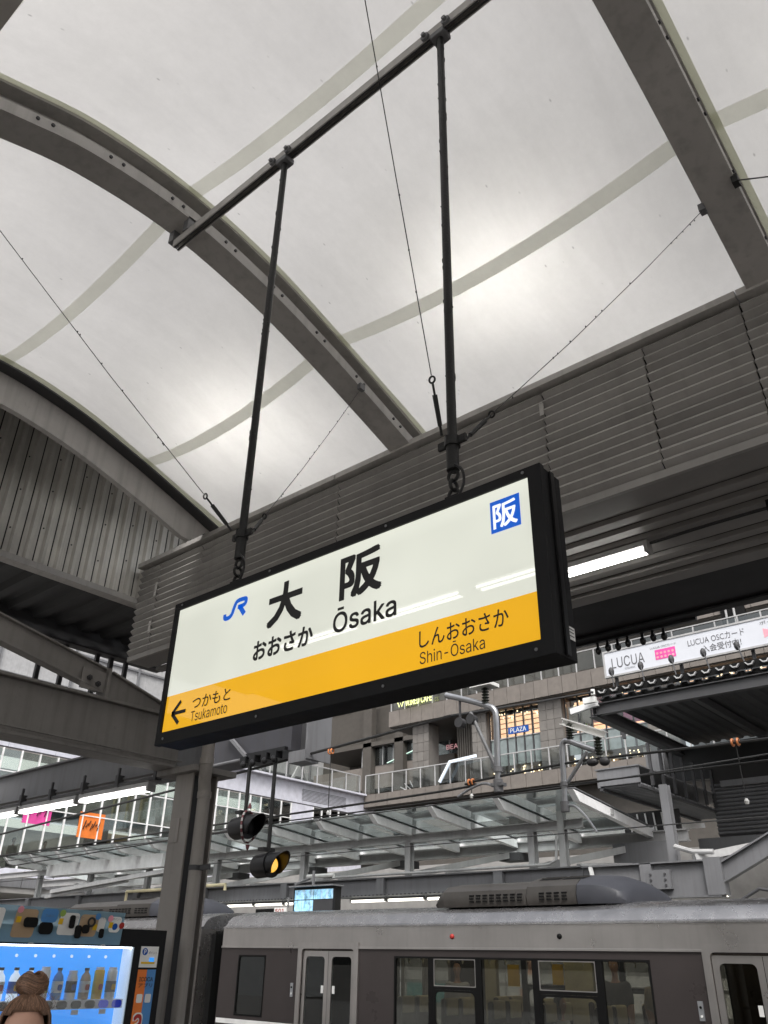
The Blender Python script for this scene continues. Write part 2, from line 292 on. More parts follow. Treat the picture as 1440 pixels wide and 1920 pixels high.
def text_mesh(body, u0, u1, v0, v1, spacing=1.0):
    c = bpy.data.curves.new('t', 'FONT'); c.body = body; latin = SANS and all(ord(ch) < 0x2000 for ch in body)
    if latin: c.font = SANS
    c.space_character = spacing; c.resolution_u = 3
    o = bpy.data.objects.new('t', c); COL.objects.link(o); bpy.context.view_layer.update(); dg = bpy.context.evaluated_depsgraph_get()
    V_, F = [], []
    def take(ob):
        me = bpy.data.meshes.new_from_object(ob.evaluated_get(bpy.context.evaluated_depsgraph_get())); k = len(V_)
        V_.extend((v.co.x, v.co.y) for v in me.vertices); F.extend(tuple(i_ + k for i_ in p.vertices) for p in me.polygons); bpy.data.meshes.remove(me)
    if not latin: take(o)
    else:      # triangulate all contours together and keep what has a non-zero winding, so overlapping contours stay solid
        cu = o.to_curve(dg); C_, vv, ee = [], [], []
        for sp in cu.splines:
            bp = sp.bezier_points; P = []
            for i_ in range(len(bp)): P += [q.to_2d() for q in interpolate_bezier(bp[i_].co, bp[i_].handle_right, bp[(i_ + 1) % len(bp)].handle_left, bp[(i_ + 1) % len(bp)].co, 5)[:-1]]
            P = [p for i_, p in enumerate(P) if (p - P[i_ - 1]).length > 1e-5]; k = len(vv); vv += P; ee += [(k + i_, k + (i_ + 1) % len(P)) for i_ in range(len(P))]; C_.append(P)
        o.to_curve_clear()
        tv, _, tf = delaunay_2d_cdt(vv, ee, [], 0, 1e-5)[:3]; V_ = [(p.x, p.y) for p in tv]
        for f in tf:
            cx = sum(tv[q].x for q in f) / 3; cy = sum(tv[q].y for q in f) / 3; wn = 0
            for P in C_:
                for a, b in zip(P, P[1:] + P[:1]):
                    if (a.y <= cy) != (b.y <= cy):
                        if a.x + (cy - a.y) / (b.y - a.y) * (b.x - a.x) > cx: wn += 1 if b.y > a.y else -1
            if wn: F.append(tuple(f))
    bpy.data.objects.remove(o); bpy.data.curves.remove(c)
    xs = [p[0] for p in V_]; ys = [p[1] for p in V_]; ax, bx, ay, by = min(xs), max(xs), min(ys), max(ys)
    if u1 is None: u1 = u0 + (bx - ax) * (v1 - v0) / (by - ay)
    return [(u0 + (x - ax) / (bx - ax) * (u1 - u0), v0 + (y - ay) / (by - ay) * (v1 - v0)) for x, y in V_], F
def text(name, body, mat, parent, y, x0, x1, z0, z1, bold=0.0, spacing=1.0):
    # heavier weights: the outline is laid down again on a small ring, each copy a hair behind the last
    e = bold * (z1 - z0) * 0.9; P, F = text_mesh(body, x0 + e, x1 - e, z0 + e, z1 - e, spacing); mb = MB(); n = 8 if bold > 0.003 else 0
    for k in range(n + 1):
        dx, dz = (0, 0) if k == 0 else [(e * a_, e * b_) for a_, b_ in ((1, 1), (1, 0), (1, -1), (0, -1), (-1, -1), (-1, 0), (-1, 1), (0, 1))][k - 1]
        mb.add([(u + dx, y + 0.00012 * k, v + dz) for u, v in P], F)
    me = bpy.data.meshes.new(name); o = ORG[parent.name]; me.from_pydata([tuple(p - o) for p in mb.v], [], mb.f); return link(name, me, mat, parent)
def stroke(pts, wd):
    # flat ribbon polygon strip in (u, v)
    P = [Vector((a, b)) for a, b in pts]; L_, R_ = [], []
    for i, p in enumerate(P):
        a = (P[min(i + 1, len(P) - 1)] - P[max(i - 1, 0)]).normalized(); n_ = Vector((-a.y, a.x)) * wd / 2; L_.append(p + n_); R_.append(p - n_)
    return L_, R_
def smooth_path(pts, k=4):
    out = []; n = len(pts); P = [Vector(p) for p in pts]
    for i in range(n - 1):
        p0, p1, p2, p3 = P[max(i - 1, 0)], P[i], P[i + 1], P[min(i + 2, n - 1)]
        for j in range(k):
            t_ = j / k; out.append(0.5 * ((2 * p1) + (p2 - p0) * t_ + (2 * p0 - 5 * p1 + 4 * p2 - p3) * t_ ** 2 + (3 * p1 - p0 - 3 * p2 + p3) * t_ ** 3))
    return out + [P[-1]]
def strokes_obj(name, mat, parent, y, paths):
    mb = MB()
    for pts, wd in paths:
        L_, R_ = stroke(pts, wd); n = len(L_)
        mb.add([(p.x, y, p.y) for p in L_ + R_], [(i, i + 1, n + i + 1, n + i) for i in range(n - 1)])
    return mb.build(name, mat, parent)
def flat(name, mat, parent, y, poly): return MB().add([(u, y, v) for u, v in poly], [tuple(range(len(poly)))]).build(name, mat, parent)
def rrect(x0, x1, z0, z1, r, n=4):
    out = []
    for cx, cz, a0 in ((x1 - r, z0 + r, -90), (x1 - r, z1 - r, 0), (x0 + r, z1 - r, 90), (x0 + r, z0 + r, 180)):
        for i in range(n + 1): a = R(a0 + 90 * i / n); out.append((cx + r * math.cos(a), cz + r * math.sin(a)))
    return out
def ring_plate(mb, outer, inner, y0, y1):
    # plate with a hole, both outlines with equal point counts, in the xz plane between y0 and y1
    n = len(outer); k = len(mb.v)
    for y in (y0, y1): mb.v += [Vector((u, y, v)) for u, v in outer] + [Vector((u, y, v)) for u, v in inner]
    for i in range(n):
        j = (i + 1) % n
        mb.f += [(k + i, k + j, k + n + j, k + n + i), (k + 2 * n + i, k + 3 * n + i, k + 3 * n + j, k + 2 * n + j),
                 (k + i, k + 2 * n + i, k + 2 * n + j, k + j), (k + n + i, k + n + j, k + 3 * n + j, k + 3 * n + i)]
    return mb
ZT = [(-0.2, 5.84), (0.3, 6.10), (0.85, 6.32), (1.4, 6.50), (2.2, 6.58), (3.0, 6.485), (3.75, 6.29), (4.4, 6.08), (4.93, 5.895), (5.3, 5.76)]
def zlow(y):
    for i in range(len(ZT) - 1):
        if ZT[i][0] <= y <= ZT[i + 1][0]: break
    def sl_(k):
        k0, k1 = max(k - 1, 0), min(k + 1, len(ZT) - 1); return (ZT[k1][1] - ZT[k0][1]) / (ZT[k1][0] - ZT[k0][0])
    (a, za), (b, zb) = ZT[i], ZT[i + 1]; h = b - a; t_ = (y - a) / h
    return za * (2 * t_ ** 3 - 3 * t_ ** 2 + 1) + h * sl_(i) * (t_ ** 3 - 2 * t_ ** 2 + t_) + zb * (-2 * t_ ** 3 + 3 * t_ ** 2) + h * sl_(i + 1) * (t_ ** 3 - t_ ** 2)

# ================================================================== SETTING
MB().add([(-400, -300, -1.12), (400, -300, -1.12), (400, 400, -1.12), (-400, 400, -1.12)], [(0, 1, 2, 3)]).build('ground', 'ballast', kind='structure')
box('near_platform', 'asphalt', None, -60, 60, -6.5, 7.0, -1.1, 0, kind='structure')
box('far_platform', 'concrete', None, -60, 60, 15.4, 24.5, -1.1, 0, kind='structure')
for yc in (9.3, 13.4):
    for s_ in (-0.535, 0.535):
        MB().bar((-60, yc + s_, -1.03), (60, yc + s_, -1.03), 0.07, 0.15).build('rail', 'rail_steel', label='steel running rail on the ballast, %s rail of the %s track' % ('near' if s_ < 0 else 'far', 'empty' if yc < 10 else 'train'), cat='rail')

# ------------------------------------------------------------------ membrane roof between arched ribs
RIBX = [-6.98, -4.10, -0.74, 2.62, 5.98, 9.34]
def ztop(y, i): return zlow(y) + (0.17 if i == 0 else 0.30)
SEAMY = [0.52, 2.22, 3.93]
def msurf(i, u, y):
    x = RIBX[i] + (RIBX[i + 1] - RIBX[i]) * u; z = ztop(y, i) * (1 - u) + ztop(y, i + 1) * u
    e = 4 * u * (1 - u); arch = max(0.0, min(1.0, (5.25 - y) / 0.8)) * max(0.0, min(1.0, (y + 0.25) / 0.7))
    scal = 0.5 - 0.5 * math.cos(2 * math.pi * (y - SEAMY[0]) / 1.705)
    return Vector((x, y, z - e * arch * (0.19 - 0.05 * scal)))
bay_lab = ['stretched white roof membrane bay beside the corrugated gable end', 'stretched white roof membrane bay directly above the hanging station sign',
           'stretched white roof membrane bay at the top right corner', 'white roof membrane bay past the right edge, second', 'white roof membrane bay past the right edge, third']
for i in range(5):
    t = thing('membrane_panel', bay_lab[i], 'roof membrane', ((RIBX[i] + RIBX[i + 1]) / 2, 2.2, 6.4), 'membrane roof bays')
    MB().grid(lambda a, b: msurf(i, a, -0.1 + 5.22 * b), 28, 60).build('membrane', 'membrane', t, smooth=True)
    for ys in SEAMY:
        MB().grid(lambda a, b: msurf(i, a, ys + (b - 0.5) * 0.115) - Vector((0, 0, 0.006)), 28, 3).build('seam_strip', 'seam', t, smooth=True)
    for s_, u0, u1 in ((0, 0.0, 0.05), (1, 0.955, 1.0)):
        MB().grid(lambda a, b: msurf(i, u0 + (u1 - u0) * a, -0.1 + 5.2 * b) - Vector((0, 0, 0.009)), 3, 60).build('clamp_strip', 'clamp', t, smooth=True)
def arc_plate(mb, x0, x1, f0, f1, y0=-0.15, y1=5.12, n=44):
    ys = [y0 + (y1 - y0) * k / n for k in range(n + 1)]
    poly = [(y, f0(y)) for y in ys] + [(y, f1(y)) for y in reversed(ys)]
    k = len(mb.v); m = n + 1
    for x in (x0, x1): mb.v += [Vector((x, y, f0(y))) for y in ys] + [Vector((x, y, f1(y))) for y in ys]
    o = 2 * m
    for j in range(n):
        mb.f += [(k + j, k + j + 1, k + m + j + 1, k + m + j), (k + o + j, k + o + m + j, k + o + m + j + 1, k + o + j + 1), (k + j, k + o + j, k + o + j + 1, k + j + 1), (k + m + j, k + m + j + 1, k + o + m + j + 1, k + o + m + j)]
    mb.f += [(k, k + m, k + o + m, k + o), (k + n, k + o + n, k + o + m + n, k + m + n)]
    return mb
rib_lab = ['', 'grey arched steel rib left of the station sign hangers', 'grey arched steel rib at the upper right of the picture', 'grey arched steel rib past the right edge, first', 'grey arched steel rib past the right edge, second', 'grey arched steel rib past the right edge, third']
for i in range(1, 6):
    x = RIBX[i]; t = thing('arched_rib', rib_lab[i], 'roof rib', (x, 5.0, 5.8), 'arched roof ribs')
    arc_plate(MB(), x - 0.12, x + 0.12, zlow, lambda y: zlow(y) + 0.02).build('bottom_flange', 'rib_paint', t)
    arc_plate(MB(), x - 0.012, x + 0.012, lambda y: zlow(y) + 0.02, lambda y: zlow(y) + 0.245).build('web', 'rib_paint', t)
    arc_plate(MB(), x - 0.12, x + 0.12, lambda y: zlow(y) + 0.245, lambda y: zlow(y) + 0.282).build('top_flange', 'rib_paint', t)
    arc_plate(MB(), x + 0.108, x + 0.12, lambda y: zlow(y) + 0.0205, lambda y: zlow(y) + 0.105).build('flange_lip', 'rib_paint', t)
    y = 0.5
    while y < 4.9:
        for dy in (0, 0.1):
            if i < 3: MB().lathe([(0.013, 0), (0.013, 0.012), (0.007, 0.013)], (x + 0.12, y + dy, zlow(y + dy) + 0.06), 8, (1, 0, 0)).build('bolt', 'steel_dark', t)
        y += 0.52
for i in range(5):
    xm = (RIBX[i] + RIBX[i + 1]) / 2; u = thing('added_floodlight', 'added unseen floodlight over the roof membrane, bay %s from the gable' % ORDN[i], 'floodlight', (xm, 4.35, 6.9), 'added roof floodlights')  # unseen lamps, inferred and added for the bright patch in each bay
    box('lens', 'floodlight', u, xm - 0.42, xm + 0.42, 4.10, 4.18, 7.06, 7.07); box('housing', 'steel_dark', u, xm - 0.45, xm + 0.45, 4.07, 4.21, 7.075, 7.18, bevel=0.01)
    MB().bar((xm, 4.15, 7.20), (xm, 5.3, 7.20), 0.04, 0.04).bar((xm, 5.3, 7.22), (xm, 5.3, 5.9), 0.05, 0.05, (1, 0, 0)).build('arm', 'steel_dark', u)
# gable rib and corrugated end wall
t = thing('gable_end', 'grey curved arch band closing the left end of the membrane roof', 'gable arch', (-7.0, 5.0, 4.8))
arc_plate(MB(), -7.02, -6.95, lambda y: min(zlow(y) + 0.02, max(zlow(y) - 0.30, 1.665 + 0.8755 * y)), lambda y: zlow(y) + 0.03).build('arch_band', 'rib_paint', t)
arc_plate(MB(), -7.08, -6.80, lambda y: zlow(y) + 0.032, lambda y: zlow(y) + 0.05).build('arch_flange', 'steel_dark', t)  # dark colour carries the shadow strip above the arch band
arc_plate(MB(), -6.97, -6.94, lambda y: zlow(y) + 0.05, lambda y: zlow(y) + 0.16).build('arch_web', 'steel_dark', t)  # darkened as well, part of the same painted shadow strip
box('gap_block_plate', 'steel_dark', t, -7.08, -7.05, -0.3, 5.2, 6.75, 7.50); box('gap_block_lid', 'steel_dark', t, -8.75, -7.0, -0.6, 6.4, 7.50, 7.55)  # unseen plate and lid added to keep sky light off the end wall
t = thing('corrugated_wall', 'grey vertical corrugated metal wall under the left arch band', 'wall', (-8.5, 4.0, 5.46))
GX = -8.50; yy = -0.1; k = 0
while yy < 6.2:
    y0, y1 = yy + 0.008, yy + 0.179
    prof = [(GX, y0), (GX, y0 + 0.055), (GX + 0.055, y0 + 0.070), (GX + 0.055, y0 + 0.100), (GX, y0 + 0.12), (GX, y1)]
    mb = MB(); n = len(prof); mb.v += [Vector((a, b, 5.49)) for a, b in prof] + [Vector((a, b, 7.49)) for a, b in prof]; mb.f += [(j, j + 1, n + j + 1, n + j) for j in range(n - 1)]
    ob = mb.build('cladding_sheet', 'sheet', t); sd_ = ob.modifiers.new('thick', 'SOLIDIFY'); sd_.thickness = 0.004
    if k % 2 == 0:
        for zz in (5.85, 6.35, 6.8): MB().lathe([(0.010, 0), (0.010, 0.008)], (GX + 0.005, y0 + 0.025, zz + 0.07 * (k % 3)), 6, (1, 0, 0)).build('screw', 'steel_dark', t)
    yy += 0.187; k += 1
box('backing', 'louver_dark', t, GX - 0.045, GX - 0.02, -0.1, 6.2, 5.5, 7.49)
MB().bar((GX + 0.07, -2.5, 5.46), (GX + 0.07, 6.2, 5.46), 0.15, 0.07).build('base_trim', 'rib_paint', t)
# dark folded deck left of that wall
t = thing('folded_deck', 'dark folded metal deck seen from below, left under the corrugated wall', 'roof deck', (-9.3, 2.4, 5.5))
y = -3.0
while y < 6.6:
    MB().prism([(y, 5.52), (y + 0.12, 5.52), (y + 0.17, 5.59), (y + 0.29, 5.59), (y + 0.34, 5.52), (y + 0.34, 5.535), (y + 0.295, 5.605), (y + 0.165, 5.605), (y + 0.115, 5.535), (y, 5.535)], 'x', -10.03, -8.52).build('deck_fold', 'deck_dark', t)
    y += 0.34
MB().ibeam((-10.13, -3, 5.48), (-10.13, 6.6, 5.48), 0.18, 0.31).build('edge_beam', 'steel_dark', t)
for yb in (4.76, 5.09, 5.57, 5.79, 6.03):
    MB().bar((-10.15, yb, 4.72), (-10.15, yb, 5.35), 0.055, 0.055, (1, 0, 0)).build('hanger_bar', 'steel_dark', t)
# cross beam, diagonal brace
t = thing('cross_beam', 'heavy grey H section cross beam running to the column behind the sign', 'beam', (-7.1, 5.0, 3.3))
mb = MB(); mb.ibeam((-7.2, -4, 3.56), (-7.2, 5.0, 3.56), 0.30, 0.52, 0.03, 0.18); mb.build('beam', 'beam_paint', t, bevel=0.006)
box('flange_lip', 'beam_paint', t, -7.055, -7.03, -4, 5.0, 3.36, 3.372)
box('cap_plate', 'beam_paint', t, -7.32, -6.70, 4.92, 5.45, 3.24, 3.296)
t = thing('diagonal_brace', 'rusty grey diagonal brace bolted above the cross beam', 'brace', (-7.2, 4.8, 3.8))
MB().ibeam((-7.2, 0.9, 4.63), (-7.2, 4.05, 4.01), 0.12, 0.24, 0.018, 0.05).build('upper_brace', 'beam_paint', t, bevel=0.004)
MB().ibeam((-7.2, 4.08, 3.97), (-7.2, 5.05, 3.70), 0.14, 0.30, 0.02, 0.06).build('lower_brace', 'beam_paint', t, bevel=0.004)
box('gusset', 'beam_paint', t, -7.16, -7.145, 3.80, 4.08, 3.88, 4.08)
box('end_plate', 'beam_paint', t, -7.28, -7.10, 4.055, 4.085, 3.825, 4.12)
for a, b in ((3.88, 3.99), (3.98, 3.95)): MB().lathe([(0.028, 0), (0.028, 0.02), (0.014, 0.02), (0.014, 0.035)], (-7.145, a, b), 6, (1, 0, 0)).build('bolt', 'steel_dark', t)
# column with drain pipe
t = thing('steel_column', 'grey steel platform column with a drain pipe, between vending machine and train', 'column', (-6.95, 5.15, 0))
box('front_flange', 'column_paint', t, -7.09, -6.81, 5.0, 5.022, 0, 3.24, bevel=0.004)
box('back_flange', 'column_paint', t, -7.09, -6.81, 5.29, 5.312, 0, 3.24, bevel=0.004)
box('web', 'steel_dark', t, -6.97, -6.93, 5.022, 5.29, 0, 3.24)  # darker than the flanges, recess shade put into the colour
box('patch_plate', 'column_paint', t, -7.06, -6.93, 4.992, 5.0, 2.60, 2.82, bevel=0.003)
MB().tube([(-6.73, 5.10, 0), (-6.73, 5.10, 3.02), (-6.73, 5.095, 3.07), (-6.70, 5.06, 3.16), (-6.66, 5.03, 3.24), (-6.655, 5.025, 3.32), (-6.655, 5.025, 3.75)], 0.062, 14).build('drain_pipe', 'column_paint', t, smooth=True)
for z in (0.9, 2.35): MB().lathe([(0.068, 0), (0.068, 0.045)], (-6.73, 5.10, z), 14).build('pipe_clamp', 'steel_dark', t); box('clamp_tab', 'steel_dark', t, -6.66, -6.52, 5.09, 5.11, z, z + 0.045)
for z in (3.0, 3.3): MB().lathe([(0.070, 0), (0.070, 0.06)], (-6.73 if z < 3.1 else -6.655, 5.10 if z < 3.1 else 5.025, z), 14).build('pipe_socket', 'column_paint', t)
# lamp-bearing beam running left from the column
t = thing('lamp_beam', 'dark grey beam running left from the column above a row of tubes', 'beam', (-10, 5.2, 3.36))
MB().ibeam((-14, 5.25, 3.55), (-7.1, 5.25, 3.55), 0.2, 0.38, 0.02, 0.1).build('beam', 'steel_grey', t)
MB().tube([(-14, 5.13, 3.30), (-7.5, 5.13, 3.30)], 0.022, 8).build('conduit', 'steel_dark', t)
for k in range(9): x = -13.4 + k * 0.72; MB().box(x, x + 0.05, 5.09, 5.17, 3.27, 3.40).box(x + 0.012, x + 0.038, 5.10, 5.125, 3.40, 3.48).build('clip', 'steel_dark', t)
def tube_lamp(label, x0, x1, y, z, group, mat='tube_light', twin=True, r=0.014, house='steel_light'):
    t = thing('fluorescent_lamp', label, 'lamp', ((x0 + x1) / 2, y, z), group)
    box('housing', house, t, x0, x1, y - 0.05, y + 0.05, z + 0.03, z + 0.075)
    for dy in ((-0.042, 0.042) if twin else (0,)):
        MB().tube([(x0 + 0.035, y + dy, z), (x1 - 0.035, y + dy, z)], r, 8).build('tube', mat, t, smooth=True)
    for x in (x0, x1 - 0.034): box('end_socket', house, t, x, x + 0.034, y - 0.052, y + 0.052, z - 0.022, z + 0.035)
    return t
for k, (a, b) in enumerate(((-11.95, -10.60), (-10.54, -9.20), (-9.13, -7.75))):
    tube_lamp('fluorescent tube fitting under the beam left of the column, %s' % ('leftmost, cut by the frame edge', 'middle one', 'nearest the column')[k], a, b, 5.17, 3.20, 'tubes under the left beam')

# ------------------------------------------------------------------ louvred fascia, soffit and eave
t = thing('louvered_fascia', 'long grey fascia of horizontal louvre slats behind the station sign', 'fascia', (-3, 5.0, 4.7))
JX = [-8.35, -7.95, -7.13, -4.95, -2.59, -1.69, -0.94, 1.4, 3.8, 6.2, 9.4]
meshes = {}
for j in range(len(JX) - 1):
    a, b = JX[j] + (0.005 if j else 0), JX[j + 1] - 0.005
    me = None
    for r_ in range(13):
        z = 5.862 - 0.0865 * r_
        if me is None:
            P = [(5.0, 0.004), (4.964, 0.000), (4.942, -0.030), (5.0, -0.0825), (5.008, -0.0825), (4.955, -0.029), (4.972, -0.006), (5.008, -0.002)]
            mb = MB().prism([(y_, z_) for y_, z_ in P], 'x', a, b); me = mb.mesh('slat', (-3, 5.0, 0))
        o = link('slat', me, 'louver', t); o.location = (rnd.uniform(-0.002, 0.002), rnd.uniform(-0.0015, 0.0015) + (0.004 if j % 2 else 0), z - 4.7)
box('backing', 'louver_dark', t, -8.34, 9.4, 5.02, 5.04, 4.74, 5.90)
for j in range(len(JX) - 1):
    if j in (0, 1, 3, 4): continue
    a = JX[j] + 0.004 if j > 2 else JX[0] - 0.02; b = JX[j + 1] if j > 2 else JX[3] - 0.004
    if j == 5: a = JX[3] + 0.004
    box('top_trim', 'rib_paint', t, a, b - 0.004, 4.90, 5.06, 5.885, 5.945, bevel=0.003)
for x, z0, z1 in ((-7.965, 5.42, 5.60), (-7.965, 4.95, 5.10), (-2.60, 5.62, 5.74)): box('joint_cover', 'rib_paint', t, x - 0.02, x + 0.02, 4.946, 4.952, z0, z1)
box('base_strip', 'louver', t, -8.35, 9.4, 4.965, 5.0, 4.675, 4.738, bevel=0.003)
t = thing('canopy_soffit', 'grey ribbed metal soffit with a lit tube, below the louvred fascia', 'soffit', (-3, 5.9, 4.7))
y = 5.002; k = 0
for wd in (0.26, 0.10, 0.10, 0.10, 0.10, 0.10, 0.30, 0.10, 0.10, 0.10, 0.10, 0.10, 0.18):
    dz = 0.0 if (k % 2 == 0) else 0.045
    box('soffit_plank', 'soffit', t, -8.33, 9.4, y, y + wd - 0.003, 4.678 + dz, 4.70 + dz + 0.02); y += wd; k += 1
box('light_block_lid', 'louver_dark', t, -8.33, 9.4, 5.07, 7.74, 5.86, 5.90)  # unseen lid added to block light from above the soffit
t = thing('dark_eave', 'eave coloured black for its shade, beyond the ribbed soffit', 'eave', (-3, 7.2, 4.7))
box('eave_panel', 'eave_shade', t, -8.33, 9.4, 6.76, 7.72, 4.74, 4.80)
MB().ibeam((-8.6, 7.70, 4.86), (9.4, 7.70, 4.86), 0.12, 0.30).build('eave_beam', 'eave_shade', t)
box('inner_wall', 'eave_shade', t, -8.33, 9.4, 6.765, 6.79, 4.81, 5.85)
for k in range(7):
    x = -3.70 + 0.115 * k + (0.05 if k > 3 else 0)
    MB().ellipsoid((x, 7.80, 4.60 + 0.012 * (k % 2)), 0.034, 0.034, 0.045, 8, 6).tube([(x, 7.80, 4.64), (x, 7.80, 4.72)], 0.016, 6).build('bolt_dome', 'black_plastic', t)
MB().bar((-4.0, 7.79, 4.71), (-2.6, 7.79, 4.71), 0.05, 0.05).build('bolt_rail', 'black_plastic', t)
MB().ibeam((-9.6, 5.95, 4.33), (-4.2, 5.95, 4.33), 0.2, 0.34, 0.02, 0.1).build('beam', 'steel_grey', thing('inner_girder', 'grey girder running behind the sign below the soffit', 'girder', (-3, 5.95, 4.2)))
tube_lamp('lit fluorescent tube fitting under the soffit at the right of the sign', -3.62, -2.20, 5.80, 4.58, 'soffit tubes')
t = thing('lamp_cable', 'black cable with junction box along the soffit, right of the lit tube', 'cable', (-1.7, 5.8, 4.62))
MB().tube([(-2.19, 5.79, 4.632), (-1.7, 5.79, 4.64), (-1.25, 5.79, 4.634)], 0.013, 6).build('cable', 'black_plastic', t)
box('junction_box', 'black_plastic', t, -1.26, -1.12, 5.73, 5.85, 4.58, 4.672)
# near side of the same canopy (behind and above the viewer)
t = thing('near_fascia', 'dark fascia edge at the top left corner of the picture', 'fascia', (-2, 0.3, 4.7))
box('fascia_panel', 'louver', t, -8.3, 9.4, 0.28, 0.37, 4.70, 5.93)
box('soffit_panel', 'soffit', t, -8.3, 9.4, -2.4, 0.28, 4.70, 4.74)
box('light_block_lid', 'louver_dark', t, -8.3, 9.4, -3.2, 0.28, 5.86, 5.90)  # out of view, added to stop light over the near soffit
box('eave_panel', 'eave_shade', t, -8.3, 9.4, -3.2, -2.4, 4.74, 4.80)
for k in range(7):
    x = -6.40 + 1.31 * k
    tube_lamp('fluorescent tube fitting behind the viewer, %s along the near soffit' % ORDN[k], x, x + 1.18, -1.22, 4.60, 'near soffit tubes')

# ================================================================== STATION SIGN
t = thing('station_sign', 'illuminated white and yellow station name sign hanging in a black frame', 'station sign', (-2.243, 2.265, 2.50))
X0, X1, Z0, Z1, YF, YB = -3.312, -1.178, 2.502, 3.214, 2.20, 2.335
FX0, FX1, FZ0, FZ1 = -3.281, -1.233, 2.560, 3.177
fr = box('frame_back', 'black_frame', t, X0 + 0.004, X1 - 0.004, YF + 0.016, YB, Z0 + 0.004, Z1 - 0.004, bevel=0.005)
mb = MB(); ring_plate(mb, [(X0, Z0), (X1, Z0), (X1, Z1), (X0, Z1)], [(FX0, FZ0), (FX1, FZ0), (FX1, FZ1), (FX0, FZ1)], YF - 0.012, YF + 0.018); mb.build('bezel', 'black_frame', t, bevel=0.003)
box('side_channel', 'black_plastic', t, X1 - 0.001, X1 + 0.006, YF + 0.05, YF + 0.075, Z0 + 0.01, Z1 - 0.01)
ZY = 2.733
for x in (-3.25, -2.6, -1.9, -1.25):
    for z in (Z0 + 0.026, Z1 - 0.018): MB().lathe([(0.006, 0), (0.006, 0.003), (0.003, 0.0035)], (x, YF - 0.012, z), 8, (0, -1, 0)).build('bezel_screw', 'steel_grey', t)
box('white_face', 'face_white', t, FX0 - 0.004, FX1 + 0.004, YF, YF + 0.015, ZY, FZ1 + 0.004)
box('yellow_face', 'face_yellow', t, FX0 - 0.004, FX1 + 0.004, YF, YF + 0.015, FZ0 - 0.004, ZY - 0.0005)
YT = YF - 0.003
text('kanji', '大', 'ink', t, YT, -2.600, -2.378, 2.915, 3.118, 0.038)
text('kanji', '阪', 'ink', t, YT, -2.158, -1.925, 2.932, 3.133, 0.036)
text('hiragana', 'おおさか', 'ink', t, YT, -2.672, -2.300, 2.782, 2.872, 0.032)
text('romaji', 'Ōsaka', 'ink', t, YT, -2.185, -1.848, 2.797, 2.905, 0.018)
text('hiragana', 'しんおおさか', 'ink', t, YT, -1.738, -1.352, 2.640, 2.706, 0.010)
text('romaji', 'Shin-Ōsaka', 'ink', t, YT, -1.735, -1.452, 2.578, 2.634, 0.0)
text('hiragana', 'つかもと', 'ink', t, YT, -3.070, -2.800, 2.636, 2.694, 0.010)
text('romaji', 'Tsukamoto', 'ink', t, YT, -3.070, -2.812, 2.580, 2.627, 0.0)
strokes_obj('arrow', 'ink', t, YT, [([(-3.222, 2.640), (-3.115, 2.640)], 0.017), ([(-3.160, 2.692), (-3.218, 2.640)], 0.019), ([(-3.218, 2.640), (-3.160, 2.588)], 0.019)])
flat('line_badge', 'sign_blue', t, YT, [(-1.402, 2.998), (-1.276, 2.998), (-1.276, 3.128), (-1.402, 3.128)])
text('badge_kanji', '阪', 'badge_white', t, YT - 0.002, -1.391, -1.288, 3.012, 3.114, 0.022)
lg = lambda pts: [(-2.915 + u * 0.165, 3.030 + v * 0.088) for u, v in pts]
strokes_obj('logo', 'sign_blue', t, YT, [(smooth_path([Vector(p) for p in lg([(0.055, 0.36), (0.06, 0.16), (0.14, 0.085), (0.27, 0.10), (0.37, 0.24), (0.43, 0.52), (0.50, 0.80), (0.60, 0.905), (0.80, 0.91), (0.925, 0.86), (0.94, 0.70), (0.89, 0.57), (0.76, 0.53), (0.60, 0.53)])], 4), 0.022),
                                         (lg([(0.68, 0.56), (0.92, 0.0)]), 0.025)])
mb = MB().box(X1 + 0.0005, X1 + 0.002, 2.275, 2.318, 2.575, 2.62); mb.build('rating_sticker', 'paper', t)
for z in (2.585, 2.598, 2.609): MB().box(X1 + 0.002, X1 + 0.0025, 2.281, 2.312, z, z + 0.004).build('sticker_print', 'grey_ink', t)
for x in (-2.933, -1.611):
    box('lifting_lug', 'black_frame', t, x - 0.035, x + 0.035, 2.25, 2.28, Z1 - 0.004, Z1 + 0.05)
    MB().lathe([(0.016, 0), (0.016, 0.05)], (x, 2.24, Z1 + 0.028), 8, (0, 1, 0)).build('lug_bolt', 'black_frame', t)
